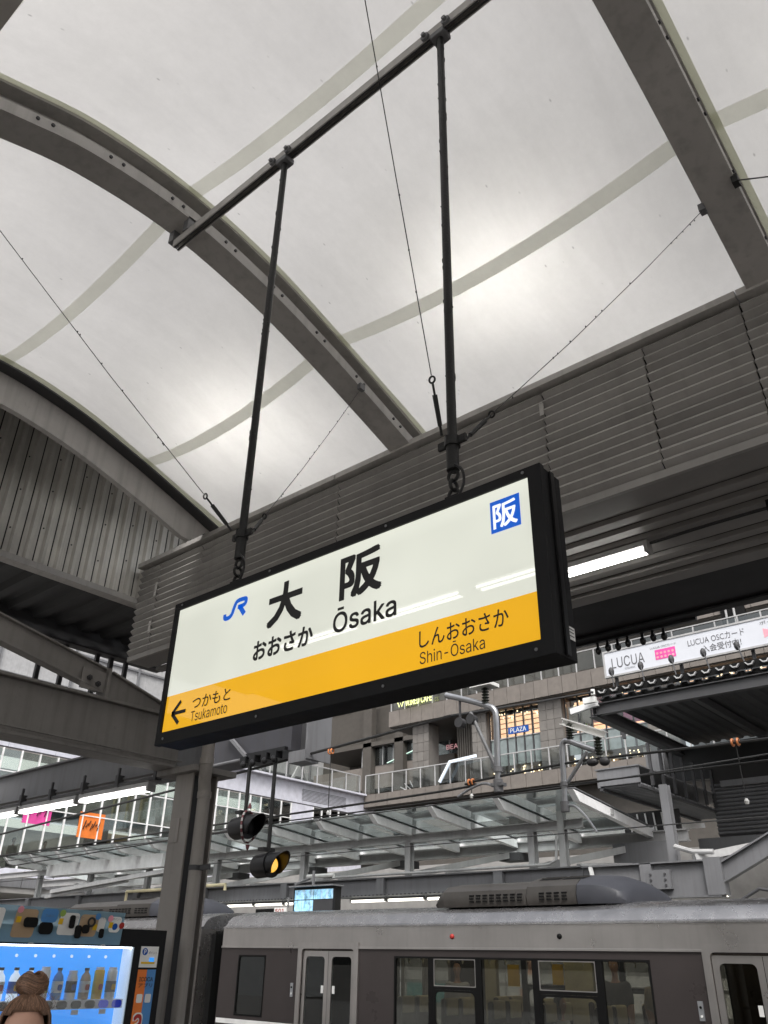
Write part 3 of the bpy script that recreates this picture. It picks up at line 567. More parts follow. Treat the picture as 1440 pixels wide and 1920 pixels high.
# hanging rail
t = thing('hanging_rail', 'slotted steel rail clamped under the arched ribs that carries the sign', 'rail', (-2.2, 2.265, 6.42))
for dy in (-0.026, 0.026):
    MB().box(-4.16, 3.0, 2.265 + dy - 0.004, 2.265 + dy + 0.004, 6.40, 6.462).build('channel_side', 'rib_paint', t)
    MB().box(-4.16, 3.0, 2.265 + dy * 0.63 - 0.0055, 2.265 + dy * 0.63 + 0.0055, 6.40, 6.408).build('channel_lip', 'steel_dark', t)  # lips coloured dark for the shade under the rail
box('channel_top', 'rib_paint', t, -4.16, 3.0, 2.235, 2.295, 6.463, 6.472)
for x in (-4.10, -0.74, 2.62):
    for dx in (-0.09, 0.09): box('beam_clamp', 'steel_grey', t, x + dx - 0.03, x + dx + 0.03, 2.225, 2.305, 6.473, 6.60)
hl = ('left', 'right')
for q, x in enumerate((-2.933, -1.611)):
    t = thing('sign_hanger', 'black pipe hanger with chain holding the %s end of the station sign' % hl[q], 'hanger', (x, 2.265, 3.26), 'pipe hangers of the sign')
    MB().tube([(x, 2.265, 3.43), (x, 2.265, 4.4), (x, 2.265, 5.4), (x, 2.265, 6.40)], 0.021, 12).build('pipe', 'black_pipe', t, smooth=True)
    mb = MB()
    for k in range(60): z = rnd.uniform(3.6, 6.3); a = rnd.uniform(0, 6.28); mb.ellipsoid((x + 0.021 * math.cos(a), 2.265 + 0.021 * math.sin(a), z), 0.0035, 0.0035, rnd.uniform(0.005, 0.025), 6, 4)
    mb.build('grime', 'black_pipe', t, kind='stuff')
    MB().lathe([(0.027, 0), (0.027, 0.15)], (x, 2.265, 3.385), 12).build('coupling', 'black_pipe', t, smooth=True)
    MB().lathe([(0.034, 0), (0.034, 0.045)], (x, 2.265, 3.50), 12).box(x - 0.07, x + 0.07, 2.258, 2.272, 3.505, 3.54).build('stay_clamp', 'black_pipe', t, smooth=True)
    for k, z in enumerate((3.36, 3.315, 3.272)): MB().torus((x, 2.265, z), 0.024, 0.0075, (1, 0, 0) if k % 2 else (0, 1, 0)).build('chain_link', 'black_pipe', t, smooth=True)
    MB().tube(smooth_path([(x + 0.02, 2.25, 3.40), (x + 0.055, 2.25, 3.36), (x + 0.06, 2.25, 3.30), (x + 0.03, 2.255, 3.25)]), 0.006, 6).build('power_lead', 'black_plastic', t, smooth=True)
    mb = MB().box(x - 0.05, x + 0.05, 2.225, 2.305, 6.355, 6.40); mb.build('top_bracket', 'steel_grey', t, bevel=0.006)
    for dx in (-0.075, 0.075): MB().lathe([(0.028, 0), (0.028, 0.018), (0.014, 0.018), (0.014, 0.035)], (x + dx, 2.225, 6.40), 10, (0, -1, 0)).build('clamp_bolt', 'steel_grey', t)
def stay(label, a, b, tb=True):
    t = thing('stay_wire', label, 'stay wire', a, 'sign stay wires'); a = Vector(a); b = Vector(b); dd = (b - a).normalized(); sg = Vector((0, 0, -0.025))
    MB().tube([a + dd * 0.28, (a * 2 + b) / 3 + sg, (a + 2 * b) / 3 + sg, b], 0.0022, 6).build('wire', 'wire', t)
    mb = MB()
    for k in range(14): p = a.lerp(b, rnd.uniform(0.12, 0.97)) + sg * 0.7; mb.ellipsoid(p, 0.004, 0.004, rnd.uniform(0.004, 0.009), 6, 4)
    mb.build('grime', 'wire', t, kind='stuff')
    MB().tube([a + dd * 0.03, a + dd * 0.07], 0.006).tube([a + dd * 0.07, a + dd * 0.2], [0.010, 0.011], 8).tube([a + dd * 0.2, a + dd * 0.25], 0.005).torus(a + dd * 0.262, 0.014, 0.0045, (0, 1, 0.3)).build('turnbuckle', 'black_pipe', t, smooth=True)
    MB().box(b.x - 0.02, b.x + 0.02, b.y - 0.03, b.y + 0.03, b.z - 0.02, b.z + 0.04).build('anchor', 'steel_grey', t)
stay('thin stay wire from the left hanger to the rib on its right', (-2.90, 2.29, 3.52), (-3.97, 4.20, zlow(4.2) - 0.02))
stay('thin stay wire from the left hanger out past the left frame edge', (-2.96, 2.24, 3.52), (-4.20, 0.36, zlow(0.36) - 0.02))
stay('thin stay wire from the right hanger to the rib at the upper right', (-1.58, 2.29, 3.52), (-0.87, 4.22, zlow(4.22) - 0.02))
stay('thin stay wire from the right hanger up past the top frame edge', (-1.64, 2.24, 3.52), (-0.87, 0.36, zlow(0.36) - 0.02))
MB().tube([(-0.61, 4.15, zlow(4.15) - 0.02), (0.5, 2.265, 3.6)], 0.0045, 6).box(-0.64, -0.60, 4.12, 4.18, zlow(4.15) - 0.05, zlow(4.15) + 0.02).build('stay_wire', 'wire', label='thin wire leaving the right arched rib toward the right frame edge', cat='stay wire', group='sign stay wires')

#@@PART2
# ================================================================== TRAIN
def wall_sheet(x0, x1, z0, z1, y, holes, thick):
    xs = sorted({x0, x1} | {v for h in holes for v in h[:2]}); zs = sorted({z0, z1} | {v for h in holes for v in h[2:]}); mb = MB()
    xs = [x for x in xs if x0 <= x <= x1]; zs = [z for z in zs if z0 <= z <= z1]
    for i in range(len(xs) - 1):
        for j in range(len(zs) - 1):
            cx, cz = (xs[i] + xs[i + 1]) / 2, (zs[j] + zs[j + 1]) / 2
            if any(h[0] < cx < h[1] and h[2] < cz < h[3] for h in holes): continue
            mb.add([(xs[i], y, zs[j]), (xs[i + 1], y, zs[j]), (xs[i + 1], y, zs[j + 1]), (xs[i], y, zs[j + 1])], [(0, 1, 2, 3)])
    return mb
def solid(o, th):
    m = o.modifiers.new('thick', 'SOLIDIFY'); m.thickness = th; m.offset = 0; return o
def frame_ring(name, mat, parent, x0, x1, z0, z1, wd, r, y0, y1, corner=0.0):
    mb = MB(); ring_plate(mb, rrect(x0, x1, z0, z1, max(corner, 1e-4)), rrect(x0 + wd, x1 - wd, z0 + wd, z1 - wd, r), y0, y1); return mb.build(name, mat, parent)
YS, YO = 12.0, 14.82
def car(label, x0, x1, doors, wins, acs, detail=True):
    t = thing('train_car', label, 'train', ((x0 + x1) / 2, 13.4, -1.05), 'coupled train cars')
    holes = [(a, b, -0.06, 1.78) for a, b in doors] + [(w_[0], w_[1], w_[2], w_[3]) for w_ in wins]
    solid(wall_sheet(x0, x1, -0.75, 1.822, YS, holes, 0.04).build('side_wall', 'train_belt', t), 0.03)
    solid(wall_sheet(x0, x1, -0.75, 1.822, YO, holes, 0.04).build('far_side_wall', 'train_belt', t), 0.03)
    box('waist_stripe', 'paper', t, x0 + 0.02, doors[0][0] - 0.1, YS - 0.020, YS - 0.0155, 0.52, 0.60)
    solid(wall_sheet(x0, x1, 1.822, 2.15, YS, [], 0.03).build('cantrail', 'train_steel', t), 0.036)
    box('cantrail_far', 'train_steel', t, x0, x1, YO - 0.02, YO + 0.02, 1.822, 2.15)
    xs = x0
    for a, b in list(doors) + [(x1, x1)]:
        box('gutter_ledge', 'train_steel', t, xs, a - 0.1, YS - 0.04, YS - 0.018, 1.80, 1.835, bevel=0.004); xs = b + 0.1
    prof = [(11.965, 2.152), (11.965, 2.175), (12.03, 2.195), (12.10, 2.30), (12.20, 2.365), (12.5, 2.44), (12.95, 2.49), (13.41, 2.505)]
    prof = prof + [(2 * 13.41 - a, b) for a, b in reversed(prof[:-1])]
    MB().prism(prof, 'x', x0, x1).build('roof', 'train_roof', t, smooth=True)
    box('underframe', 'rubber', t, x0 + 0.1, x1 - 0.1, YS + 0.1, YO - 0.1, -0.8, -0.1)
    box('floor', 'grey_inner', t, x0 + 0.05, x1 - 0.05, YS + 0.03, YO - 0.03, -0.08, -0.03)
    box('ceiling', 'inner_wall', t, x0 + 0.05, x1 - 0.05, YS + 0.03, YO - 0.03, 2.05, 2.09)
    for y in (12.9, 13.9): box('ceiling_light', 'inner_light', t, x0 + 0.3, x1 - 0.3, y - 0.05, y + 0.05, 2.02, 2.045)
    for xe in (x0, x1 - 0.06): box('end_wall', 'train_steel', t, xe, xe + 0.06, YS + 0.02, YO - 0.02, -0.75, 2.15)
    for a, b in doors:
        for yy, sg in ((YS, -1), (YO, 1)):
            ya, yb = (yy - 0.03, yy - 0.002) if sg < 0 else (yy + 0.002, yy + 0.03)
            if sg < 0: frame_ring('door_frame', 'train_steel', t, a - 0.1, b + 0.1, -0.2, 1.90, 0.10, 0.07, yy - 0.042, yy + 0.03)
            m = (a + b) / 2
            for p, q in ((a + 0.005, m - 0.004), (m + 0.004, b - 0.005)):
                dr = MB(); ring_plate(dr, rrect(p, q, -0.04, 1.765, 1e-4), rrect(p + 0.085, q - 0.085, 0.55, 1.675, 0.07), ya + 0.028, yb + 0.032)
                dl = dr.build('door_leaf', 'train_steel', t); pg = MB().box(p + 0.08, q - 0.08, ya + 0.04, ya + 0.046, 0.54, 1.685); pg.build('pane', 'train_glass', dl)
                if sg < 0:
                    box('notice', 'paper', dl, q - 0.16 if p == a + 0.005 else p + 0.11, q - 0.10 if p == a + 0.005 else p + 0.17, ya + 0.034, ya + 0.038, 1.10, 1.22)
                    box('seal', 'rubber', dl, m - 0.004, m + 0.004, ya + 0.03, ya + 0.05, 0, 1.76)
        pl = box('button_plate', 'galv', t, a - 0.26, a - 0.19, YS - 0.03, YS - 0.016, 1.02, 1.24)
        for z, mt in ((1.17, 'rubber'), (1.07, 'paper')): MB().lathe([(0.016, 0), (0.016, 0.01)], (a - 0.225, YS - 0.03, z), 10, (0, -1, 0)).build('button', mt, pl)
    for w_ in wins:
        a, b, z0, z1, divs = w_
        for yy in (YS, YO):
            ya = yy - 0.022 if yy == YS else yy - 0.012
            wf = frame_ring('window', 'rubber', t, a, b, z0, z1, 0.028, 0.05, ya, ya + 0.05)
            es = [a] + [d_[0] for d_ in divs] + [b]
            for k in range(len(es) - 1):
                l_, r_ = es[k] + (0.055 if k else 0.02), es[k + 1] - (0.055 if k < len(es) - 2 else 0.02)
                box('pane', 'train_glass', wf, l_, r_, ya + 0.02, ya + 0.026, z0 + 0.02, z1 - 0.02)
                if k < len(es) - 2: box('divider', 'rubber', wf, es[k + 1] - 0.055, es[k + 1] + 0.055, ya + 0.004, ya + 0.045, z0 + 0.02, z1 - 0.02)
                if k % 2 == 1 and len(es) > 3:
                    box('vent_rail', 'rubber', wf, l_, r_, ya + 0.006, ya + 0.04, 1.24, 1.285)
                    frame_ring('sash', 'train_steel', wf, l_ + 0.003, r_ - 0.003, 1.285, z1 - 0.03, 0.012, 0.02, ya + 0.008, ya + 0.018)
                    frame_ring('sash', 'rubber', wf, l_ + 0.003, r_ - 0.003, 0.72, 1.238, 0.03, 0.08, ya + 0.008, ya + 0.018)
    for (xa, xb, sgn) in acs:
        u = thing('x', '', '', (0, 0, 0)); bpy.data.objects.remove(u)
        P = [(12.36, 2.44), (12.33, 2.56), (12.37, 2.68), (12.50, 2.765), (12.9, 2.83), (13.41, 2.86)]; P = P + [(26.82 - a, b) for a, b in reversed(P[:-1])]
        P2 = [(12.36, 2.44), (12.33, 2.56), (12.37, 2.71), (12.52, 2.80), (12.9, 2.885), (13.41, 2.92)]; P2 = P2 + [(26.82 - a, b) for a, b in reversed(P2[:-1])]
        xm = xa + (xb - xa) * 0.50; xc = xb - 0.75 * sgn
        ac = MB().prism(P, 'x', xa, xm).build('air_conditioner', 'ac_steel', t, smooth=True)
        MB().prism(P2, 'x', xm + 0.012 * sgn, xc).build('fan_section', 'ac_steel', ac, smooth=True)
        cap = MB(); n = len(P2)
        def capf(i, j):
            s_ = 1 - 0.55 * i ** 2.6; y, z = P2[min(int(round(j * (n - 1))), n - 1)]
            return Vector((xc + 0.01 * sgn + (xb - xc) * math.sin(i * math.pi / 2), 13.41 + (y - 13.41) * (1 - 0.22 * i ** 2), 2.44 + (z - 2.44) * (1 - 0.93 * i ** 2.2)))
        cap.grid(capf, 10, n - 1).build('end_cap', 'train_dark', ac, smooth=True)
        cap2 = MB()
        def capl(i, j):
            y, z = P[min(int(round(j * (n - 1))), n - 1)]; return Vector((xa - 0.2 * sgn * i, 13.41 + (y - 13.41) * (1 - 0.05 * i), 2.44 + (z - 2.44) * (1 - 0.6 * i ** 2)))
        cap2.grid(capl, 5, n - 1).build('end_cap', 'ac_steel', ac, smooth=True)
        for k in range(2):
            xk = xm + (0.12 + 0.44 * k) * sgn
            mb = MB(); mb.add([(xk, 12.56, 2.815), (xk + 0.38 * sgn, 12.56, 2.815), (xk + 0.38 * sgn, 12.86, 2.882), (xk, 12.86, 2.882)], [(0, 1, 2, 3)]); mb.build('roof_grille', 'rubber', ac)
            MB().bar((xk, 12.70, 2.853), (xk + 0.42 * sgn, 12.70, 2.853), 0.02, 0.012).build('grille_bar', 'ac_steel', ac)
        slots = MB()
        for row in range(3):
            for c_ in range(22):
                xs_ = xa + (0.95 + 0.135 * c_) * sgn - 0.4 * sgn
                if c_ in (8, 9, 17): continue
                if abs(xs_ - xa) < abs(xc - xa) - 0.15: slots.box(min(xs_, xs_ + 0.085 * sgn), max(xs_, xs_ + 0.085 * sgn), 12.322, 12.36, 2.505 + 0.045 * row, 2.527 + 0.045 * row)
        slots.build('vent_slots', 'rubber', ac, kind='stuff')
    if detail:
        for x, mt in ((-8.82, 'red_print'), (-6.84, 'rubber')): MB().lathe([(0.04, 0), (0.036, 0.02), (0.02, 0.035)], (x, YS - 0.018, 1.99), 12, (0, -1, 0)).build('side_lamp', mt, t, smooth=True)
        x = x0 + 0.75
        while x < min(x1, 2.0):
            if not any(a - 0.35 < x < b + 0.35 for a, b in doors):
                for yc in (12.42, 12.88, 13.95, 14.4):
                    s_ = MB().box(x, x + 0.10, yc - 0.21, yc + 0.21, 0.35, 1.10).box(x - 0.42, x + 0.02, yc - 0.21, yc + 0.21, 0.30, 0.42).build('seat', 'seat_cloth', t, bevel=0.04)
                    MB().box(x - 0.012, x + 0.112, yc - 0.17, yc + 0.17, 0.86, 1.112).build('headrest_cover', 'seat_cover', s_, bevel=0.03)
            x += 0.92
        MB().tube([(x0 + 0.5, 12.75, 1.86), (2, 12.75, 1.86)], 0.014, 6).build('strap_rail', 'galv', t)
        x = -10.9
        while x < -5.0:
            st = MB().torus((x, 12.75, 1.66), 0.055, 0.009, (1, 0.5, 0)).build('hand_strap', 'strap', t); MB().box(x - 0.012, x + 0.012, 12.742, 12.758, 1.715, 1.86).build('strap_belt', 'strap', st)
            x += 0.31 + 0.12 * (int(x * 7) % 3)
        for x in (-10.75, -5.25, -12.45): MB().tube([(x, 12.35, 0), (x, 12.35, 2.05)], 0.016, 8).build('grab_pole', 'galv', t)
        box('ad_card', 'yellow_print', t, -9.55, -9.30, 14.70, 14.72, 1.25, 1.60); box('ad_card', 'yellow_print', t, -8.6, -8.38, 14.70, 14.72, 1.30, 1.62)
        box('partition', 'inner_wall', t, -8.30, -7.75, 14.60, 14.70, 0.2, 2.04); box('partition', 'inner_wall', t, -10.0, -9.75, 14.60, 14.70, 0.2, 2.04)
    return t
BIG = [(-9.27, 0), (-8.33, 0), (-7.30, 0), (-6.25, 0)]
car('stainless commuter train car with dark window belt, filling the lower right', -14.62, 5.4, [(-12.28, -10.96), (-4.62, -3.30), (3.0, 4.32)],
    [(-14.08, -13.28, 0.66, 1.68, []), (-10.05, -5.47, 0.45, 1.70, BIG), (-2.45, 2.1, 0.45, 1.70, [(-1.6, 0), (-0.7, 0), (0.3, 0), (1.3, 0)])], [(-9.25, -5.95, 1)])
car('next train car behind the column and the vending machine', -35.4, -15.36, [(-19.0, -17.68), (-26.7, -25.4), (-34.3, -33.0)],
    [(-16.9, -16.0, 0.66, 1.68, []), (-24.6, -20.0, 0.45, 1.70, [(-23.7, 0), (-22.8, 0), (-21.8, 0), (-20.9, 0)])], [(-21.4, -17.1, 1)], False)
t = thing('gangway', 'black folded gangway bellows between the two train cars', 'gangway', (-15, 13.4, -0.3))
for k in range(9): x = -15.34 + 0.08 * k; MB().box(x, x + 0.045, 12.35, 14.45, -0.3, 2.12).build('fold', 'rubber', t, bevel=0.01)
box('end_shield', 'rubber', t, -15.05, -14.90, 12.02, 12.2, 0.2, 2.05)

# ------------------------------------------------------------------ people (bodies from merged capsules, one continuous mesh each)
def caps(mb, p, q, r1, r2, n=12):
    p = Vector(p); q = Vector(q); a = (q - p); L_ = a.length; a.normalize(); pr = []
    for i in range(5): th = math.pi / 2 * i / 4; pr.append((max(1e-4, r1 * math.sin(th)), -r1 * math.cos(th)))
    for i in range(5): th = math.pi / 2 * i / 4; pr.append((max(1e-4, r2 * math.cos(th)), L_ + r2 * math.sin(th)))
    return mb.lathe(pr, p, n, a)
def remesh(name, mb, vox, mat, parent, smooth_it=4):
    me = mb.mesh(name + '_raw'); o = bpy.data.objects.new('tmp', me); COL.objects.link(o)
    m = o.modifiers.new('r', 'REMESH'); m.mode = 'VOXEL'; m.voxel_size = vox
    s_ = o.modifiers.new('s', 'SMOOTH'); s_.factor = 0.5; s_.iterations = smooth_it
    bpy.context.view_layer.update()
    out = bpy.data.meshes.new_from_object(o.evaluated_get(bpy.context.evaluated_depsgraph_get())); bpy.data.objects.remove(o)
    out.name = name; out.materials.clear()
    return link(name, out, mat, parent, smooth=True)
def person(label, x, y, z, yaw, h, sit, hairm, topm, legm, vox=0.03, longhair=False, group=None, hand=True):
    t = thing('person', label, 'person', (x, y, z), group); t.rotation_euler.z = R(yaw); s = h / 1.7
    V = lambda a, b, c: Vector((a * s, b * s, c * s))
    hip = 0.46 if sit else 0.90; sh = hip + 0.50; nk = sh + 0.09; hd = sh + 0.235
    b = MB()
    def head(mb):
        def df(p):
            q = p.copy()
            if q.z < 0: q.x *= 1 + 0.22 * q.z; q.y *= 1 + 0.12 * q.z
            return q
        mb.ellipsoid(V(0, 0, hd), 0.077 * s, 0.097 * s, 0.118 * s, 20, 14, df)
        caps(mb, V(0, -0.092, hd + 0.005), V(0, -0.108, hd - 0.03), 0.010 * s, 0.016 * s)
        for sx in (-1, 1): mb.ellipsoid(V(sx * 0.078, 0.008, hd - 0.005), 0.012 * s, 0.02 * s, 0.032 * s)
        caps(mb, V(-0.02, -0.09, hd - 0.062), V(0.02, -0.09, hd - 0.062), 0.009 * s, 0.009 * s)
        mb.ellipsoid(V(0, -0.075, hd - 0.100), 0.03 * s, 0.024 * s, 0.022 * s)
    head(b); caps(b, V(0, 0.012, sh - 0.02), V(0, 0.005, hd - 0.06), 0.056 * s, 0.05 * s)
    def torso(mb, g):
        caps(mb, V(0, 0.01, hip + 0.02), V(0, 0.01, sh - 0.14), (0.135 + g) * s, (0.145 + g) * s)
        for sx in (-1, 1):
            caps(mb, V(sx * 0.05, 0.01, sh - 0.10), V(sx * 0.165, 0.012, sh - 0.035), (0.10 + g) * s, (0.058 + g) * s); caps(mb, V(sx * 0.05, 0.01, hip + 0.02), V(sx * 0.09, 0.01, hip - 0.03), (0.10 + g) * s, (0.10 + g) * s)
    el = [V(sx * 0.215, 0.03, sh - 0.30) for sx in (-1, 1)]; wr = [V(sx * 0.16, -0.17, sh - 0.36) if sit else V(sx * 0.225, -0.05, sh - 0.55) for sx in (-1, 1)]
    kn = [V(sx * 0.10, -0.44, hip + 0.02) if sit else V(sx * 0.095, -0.01, 0.49) for sx in (-1, 1)]; an = [V(sx * 0.10, -0.44, 0.08) if sit else V(sx * 0.095, 0.02, 0.08) for sx in (-1, 1)]
    torso(b, 0)
    for i, sx in enumerate((-1, 1)):
        caps(b, V(sx * 0.175, 0.012, sh - 0.045), el[i], 0.047 * s, 0.038 * s); caps(b, el[i], wr[i], 0.037 * s, 0.026 * s)
        caps(b, V(sx * 0.09, 0.01, hip - 0.03), kn[i], 0.082 * s, 0.055 * s); caps(b, kn[i], an[i], 0.052 * s, 0.036 * s)
        caps(b, an[i] + V(0, 0.03, -0.04), an[i] + V(0, -0.15, -0.05), 0.036 * s, 0.028 * s)
        dn = (wr[i] - el[i]).normalized(); pm_ = wr[i] + dn * 0.05 * s; caps(b, wr[i], pm_, 0.026 * s, 0.034 * s)
        if hand:
            for f in range(4):
                o_ = Vector((0, (f - 1.5) * 0.019 * s, 0)); l_ = (0.065, 0.076, 0.072, 0.055)[f] * s; k1 = pm_ + o_ + dn * 0.022 * s; k2 = k1 + dn * l_ * 0.55; caps(b, k1, k2, 0.009 * s, 0.0085 * s, 8); caps(b, k2, k2 + (dn + Vector((-sx * 0.5, 0, 0))).normalized() * l_ * 0.5, 0.0085 * s, 0.007 * s, 8)
            k1 = pm_ + Vector((0, -0.03 * s, 0)); caps(b, k1, k1 + (dn + Vector((0, -0.9, 0))).normalized() * 0.045 * s, 0.011 * s, 0.009 * s, 8)
    ORG[t.name] = Vector((0, 0, 0)); remesh('body', b, vox, 'skin', t)
    g = MB(); torso(g, 0.014)
    for i, sx in enumerate((-1, 1)): caps(g, V(sx * 0.175, 0.012, sh - 0.045), el[i].lerp(V(sx * 0.175, 0.012, sh - 0.045), 0.2), 0.062 * s, 0.055 * s)
    remesh('shirt', g, max(vox, 0.016), topm, t)
    g = MB()
    for i, sx in enumerate((-1, 1)):
        caps(g, V(0, 0.01, hip), V(sx * 0.08, 0.01, hip - 0.03), 0.128 * s, 0.118 * s); caps(g, V(sx * 0.09, 0.01, hip - 0.03), kn[i], 0.10 * s, 0.072 * s); caps(g, kn[i], an[i] + V(0, 0, 0.02), 0.07 * s, 0.055 * s)
    remesh('trousers', g, max(vox, 0.018), legm, t)
    for i, sx in enumerate((-1, 1)):
        g = MB(); caps(g, an[i] + V(0, 0.035, -0.04), an[i] + V(0, -0.16, -0.048), 0.042 * s, 0.036 * s); g.build('shoe', 'rubber', t, smooth=True)
        MB().ellipsoid(V(sx * 0.031, -0.083, hd + 0.008), 0.013 * s, 0.011 * s, 0.009 * s, 10, 6).build('eye', 'paper', t, smooth=True)
        MB().ellipsoid(V(sx * 0.031, -0.0925, hd + 0.008), 0.0055 * s, 0.003 * s, 0.0055 * s, 8, 5).build('pupil', 'ink', t, smooth=True)
    if hairm:
        g = MB()
        def hf(p):
            q = p.copy()
            if q.y < -0.35 and q.z < 0.55: q.y *= 0.62
            return q
        g.ellipsoid(V(0, 0.016, hd + 0.026), 0.088 * s, 0.106 * s, 0.114 * s, 20, 14, hf)
        if longhair: caps(g, V(0, 0.06, hd), V(0, 0.07, sh - 0.12), 0.085 * s, 0.06 * s)
        g.build('hair', hairm, t, smooth=True)
    return t, s, hd
person('seated passenger with dark hair and white shirt behind the train window', -7.35, 12.75, -0.03, 90, 1.6, True, 'hair_dark', 'cloth_white', 'cloth_grey', 0.03, group='train passengers', hand=False)
person('standing passenger in dark jacket seen through the train window', -6.75, 13.45, -0.03, 10, 1.72, False, 'hair_dark', 'cloth_grey', 'cloth_grey', 0.03, group='train passengers', hand=False)
person('standing passenger in tan coat behind the rightmost large window pane', -5.95, 13.2, -0.03, 60, 1.66, False, 'hair_dark', 'cloth_tan', 'cloth_tan', 0.03, True, group='train passengers', hand=False)
person('standing passenger in a white top behind the leftmost large window pane', -9.70, 13.3, -0.03, 30, 1.62, False, 'hair_dark', 'cloth_white', 'cloth_grey', 0.03, group='train passengers', hand=False)

# ================================================================== OVERHEAD WIRES, SIGNALS
def wirething(label, pts, r=0.012, mat='wire', cat='overhead wire', name='overhead_wire'):
    return MB().tube(smooth_path(pts, 5), r, 6).build(name, mat, label=label, cat=cat, group='overhead wires', smooth=True)
W1 = [(-26, 9.3, 3.75), (-19.75, 9.3, 4.03), (-13.15, 9.3, 4.35), (-8.26, 9.3, 4.62), (-6.8, 9.3, 4.71), (-7.5, 13.1, 5.9), (-8.2, 16.8, 7.08)]
MB().tube(W1, 0.022, 6).build('overhead_wire', 'wire', label='thick upper catenary cable crossing just below the sign', cat='overhead wire', group='overhead wires')
wirething('middle catenary wire with copper clamps, below the upper cable', [(-26, 9.3, 3.5), (-8.23, 9.3, 3.67), (-6.5, 9.3, 3.76), (-5.03, 9.3, 3.83), (-4.5, 9.3, 3.83), (-2.6, 9.3, 3.79), (4, 9.3, 3.7)], 0.016)
wirething('lowest straight contact wire over the empty track', [(-26, 9.3, 3.52), (-10.5, 9.3, 3.55), (-6, 9.3, 3.57), (-2.6, 9.3, 3.57), (5, 9.3, 3.57)], 0.010)
wirething('thin sloping wire low at the left behind the column', [(-26, 9.5, 3.12), (-19.38, 9.3, 3.30), (-13.26, 9.3, 3.46), (-10.6, 9.3, 3.53)], 0.012)
wirething('thin wire over the train track above the train roof', [(-30, 13.4, 3.6), (-10, 13.4, 3.62), (5, 13.4, 3.60)], 0.010)
wirething('second thin wire over the train track, higher', [(-30, 13.4, 4.2), (-10, 13.4, 4.35), (-4, 13.4, 4.5), (5, 13.4, 4.8)], 0.012)
def dropper(label, x, z1, z0):
    t = thing('dropper_wire', label, 'dropper', (x, 9.3, z0), 'catenary droppers')
    MB().tube([(x, 9.3, z0), (x, 9.3, z1)], 0.006, 6).build('wire', 'wire', t); MB().torus((x - 0.03, 9.3, z1), 0.035, 0.012, (1, 0, 0)).torus((x + 0.03, 9.3, z1), 0.035, 0.012, (1, 0, 0)).build('clamp', 'copper', t)
    MB().lathe([(0.02, 0), (0.028, 0.03), (0.012, 0.06)], (x, 9.3, z0 - 0.03), 8).build('weight', 'paper', t)
dropper('copper clamped dropper at the right in front of the dark canopy', -2.93, 3.80, 3.18)
dropper('copper clamped dropper left of the long bracket pipe', -6.47, 3.76, 3.58)
dropper('pale green clamped dropper right of the grey gantry box', -9.15, 4.52, 3.60)
def insul(name, parent, c, h, r=0.055, n=6):
    pr = []
    for k in range(n): z = h * k / n; pr += [(r * 0.55, z), (r, z + h / n * 0.35), (r, z + h / n * 0.5), (r * 0.55, z + h / n * 0.7)]
    return MB().lathe(pr + [(r * 0.4, h)], c, 14).build(name, 'insulator', parent, smooth=True)
t = thing('catenary_bracket', 'long silver catenary bracket pipe hanging below the sign', 'bracket', (-6.04, 9.3, 3.6), 'catenary brackets')
insul('insulator', t, (-6.18, 9.3, 4.77), 0.24)
box('top_plate', 'paper', t, -6.36, -6.02, 9.18, 9.42, 5.01, 5.06); MB().bar((-6.2, 9.3, 5.06), (-6.2, 9.3, 5.6), 0.08, 0.08, (1, 0, 0)).build('support_post', 'steel_dark', t)
MB().tube(smooth_path([(-6.86, 9.3, 5.02), (-6.45, 9.3, 4.87), (-6.15, 9.3, 4.745), (-6.05, 9.3, 4.68), (-6.02, 9.3, 4.56), (-6.03, 9.3, 4.1), (-6.04, 9.3, 3.60)], 5), 0.042, 12).build('pipe', 'galv', t, smooth=True)
MB().tube([(-6.44, 9.3, 4.70), (-6.06, 9.3, 3.90)], 0.026, 10).build('strut', 'steel_grey', t, smooth=True)
MB().tube(smooth_path([(-6.06, 9.3, 3.64), (-6.25, 9.3, 3.72), (-6.48, 9.3, 3.68), (-6.70, 9.3, 3.59)], 5), 0.018, 8).build('steady_arm', 'galv', t, smooth=True)
MB().lathe([(0.062, 0), (0.062, 0.07)], (-6.035, 9.3, 3.84), 12).lathe([(0.065, 0), (0.065, 0.16)], (-6.04, 9.3, 3.585), 12).box(-6.12, -5.95, 9.24, 9.36, 3.66, 3.70).build('pipe_clamp', 'steel_grey', t)
MB().lathe([(0.07, 0), (0.07, 0.1)], (-6.62, 9.25, 4.58), 12, (0, 1, 0)).bar((-6.62, 9.3, 4.64), (-6.62, 9.3, 4.93), 0.025, 0.025, (1, 0, 0)).lathe([(0.07, 0), (0.07, 0.1)], (-6.42, 9.25, 4.60), 12, (0, 1, 0)).build('cable_saddle', 'steel_dark', t)
t = thing('catenary_bracket', 'short silver catenary bracket pipe beside the dark canopy', 'bracket', (-5.07, 9.3, 3.3), 'catenary brackets')
insul('insulator', t, (-4.93, 9.3, 4.12), 0.19, 0.05); insul('insulator', t, (-4.56, 9.3, 3.87), 0.22, 0.05)
MB().ibeam((-5.02, 9.3, 4.35), (-4.45, 9.3, 4.10), 0.1, 0.09, 0.012, 0.012).build('carrier', 'paper', t)
MB().tube(smooth_path([(-4.60, 9.3, 3.93), (-4.80, 9.3, 4.02), (-4.95, 9.3, 4.095), (-5.03, 9.3, 4.09), (-5.06, 9.3, 4.0), (-5.07, 9.3, 3.7), (-5.09, 9.3, 3.27)], 5), 0.036, 12).build('pipe', 'galv', t, smooth=True)
MB().tube([(-4.72, 9.3, 3.93), (-5.05, 9.3, 3.57)], 0.024, 10).build('strut', 'galv', t, smooth=True)
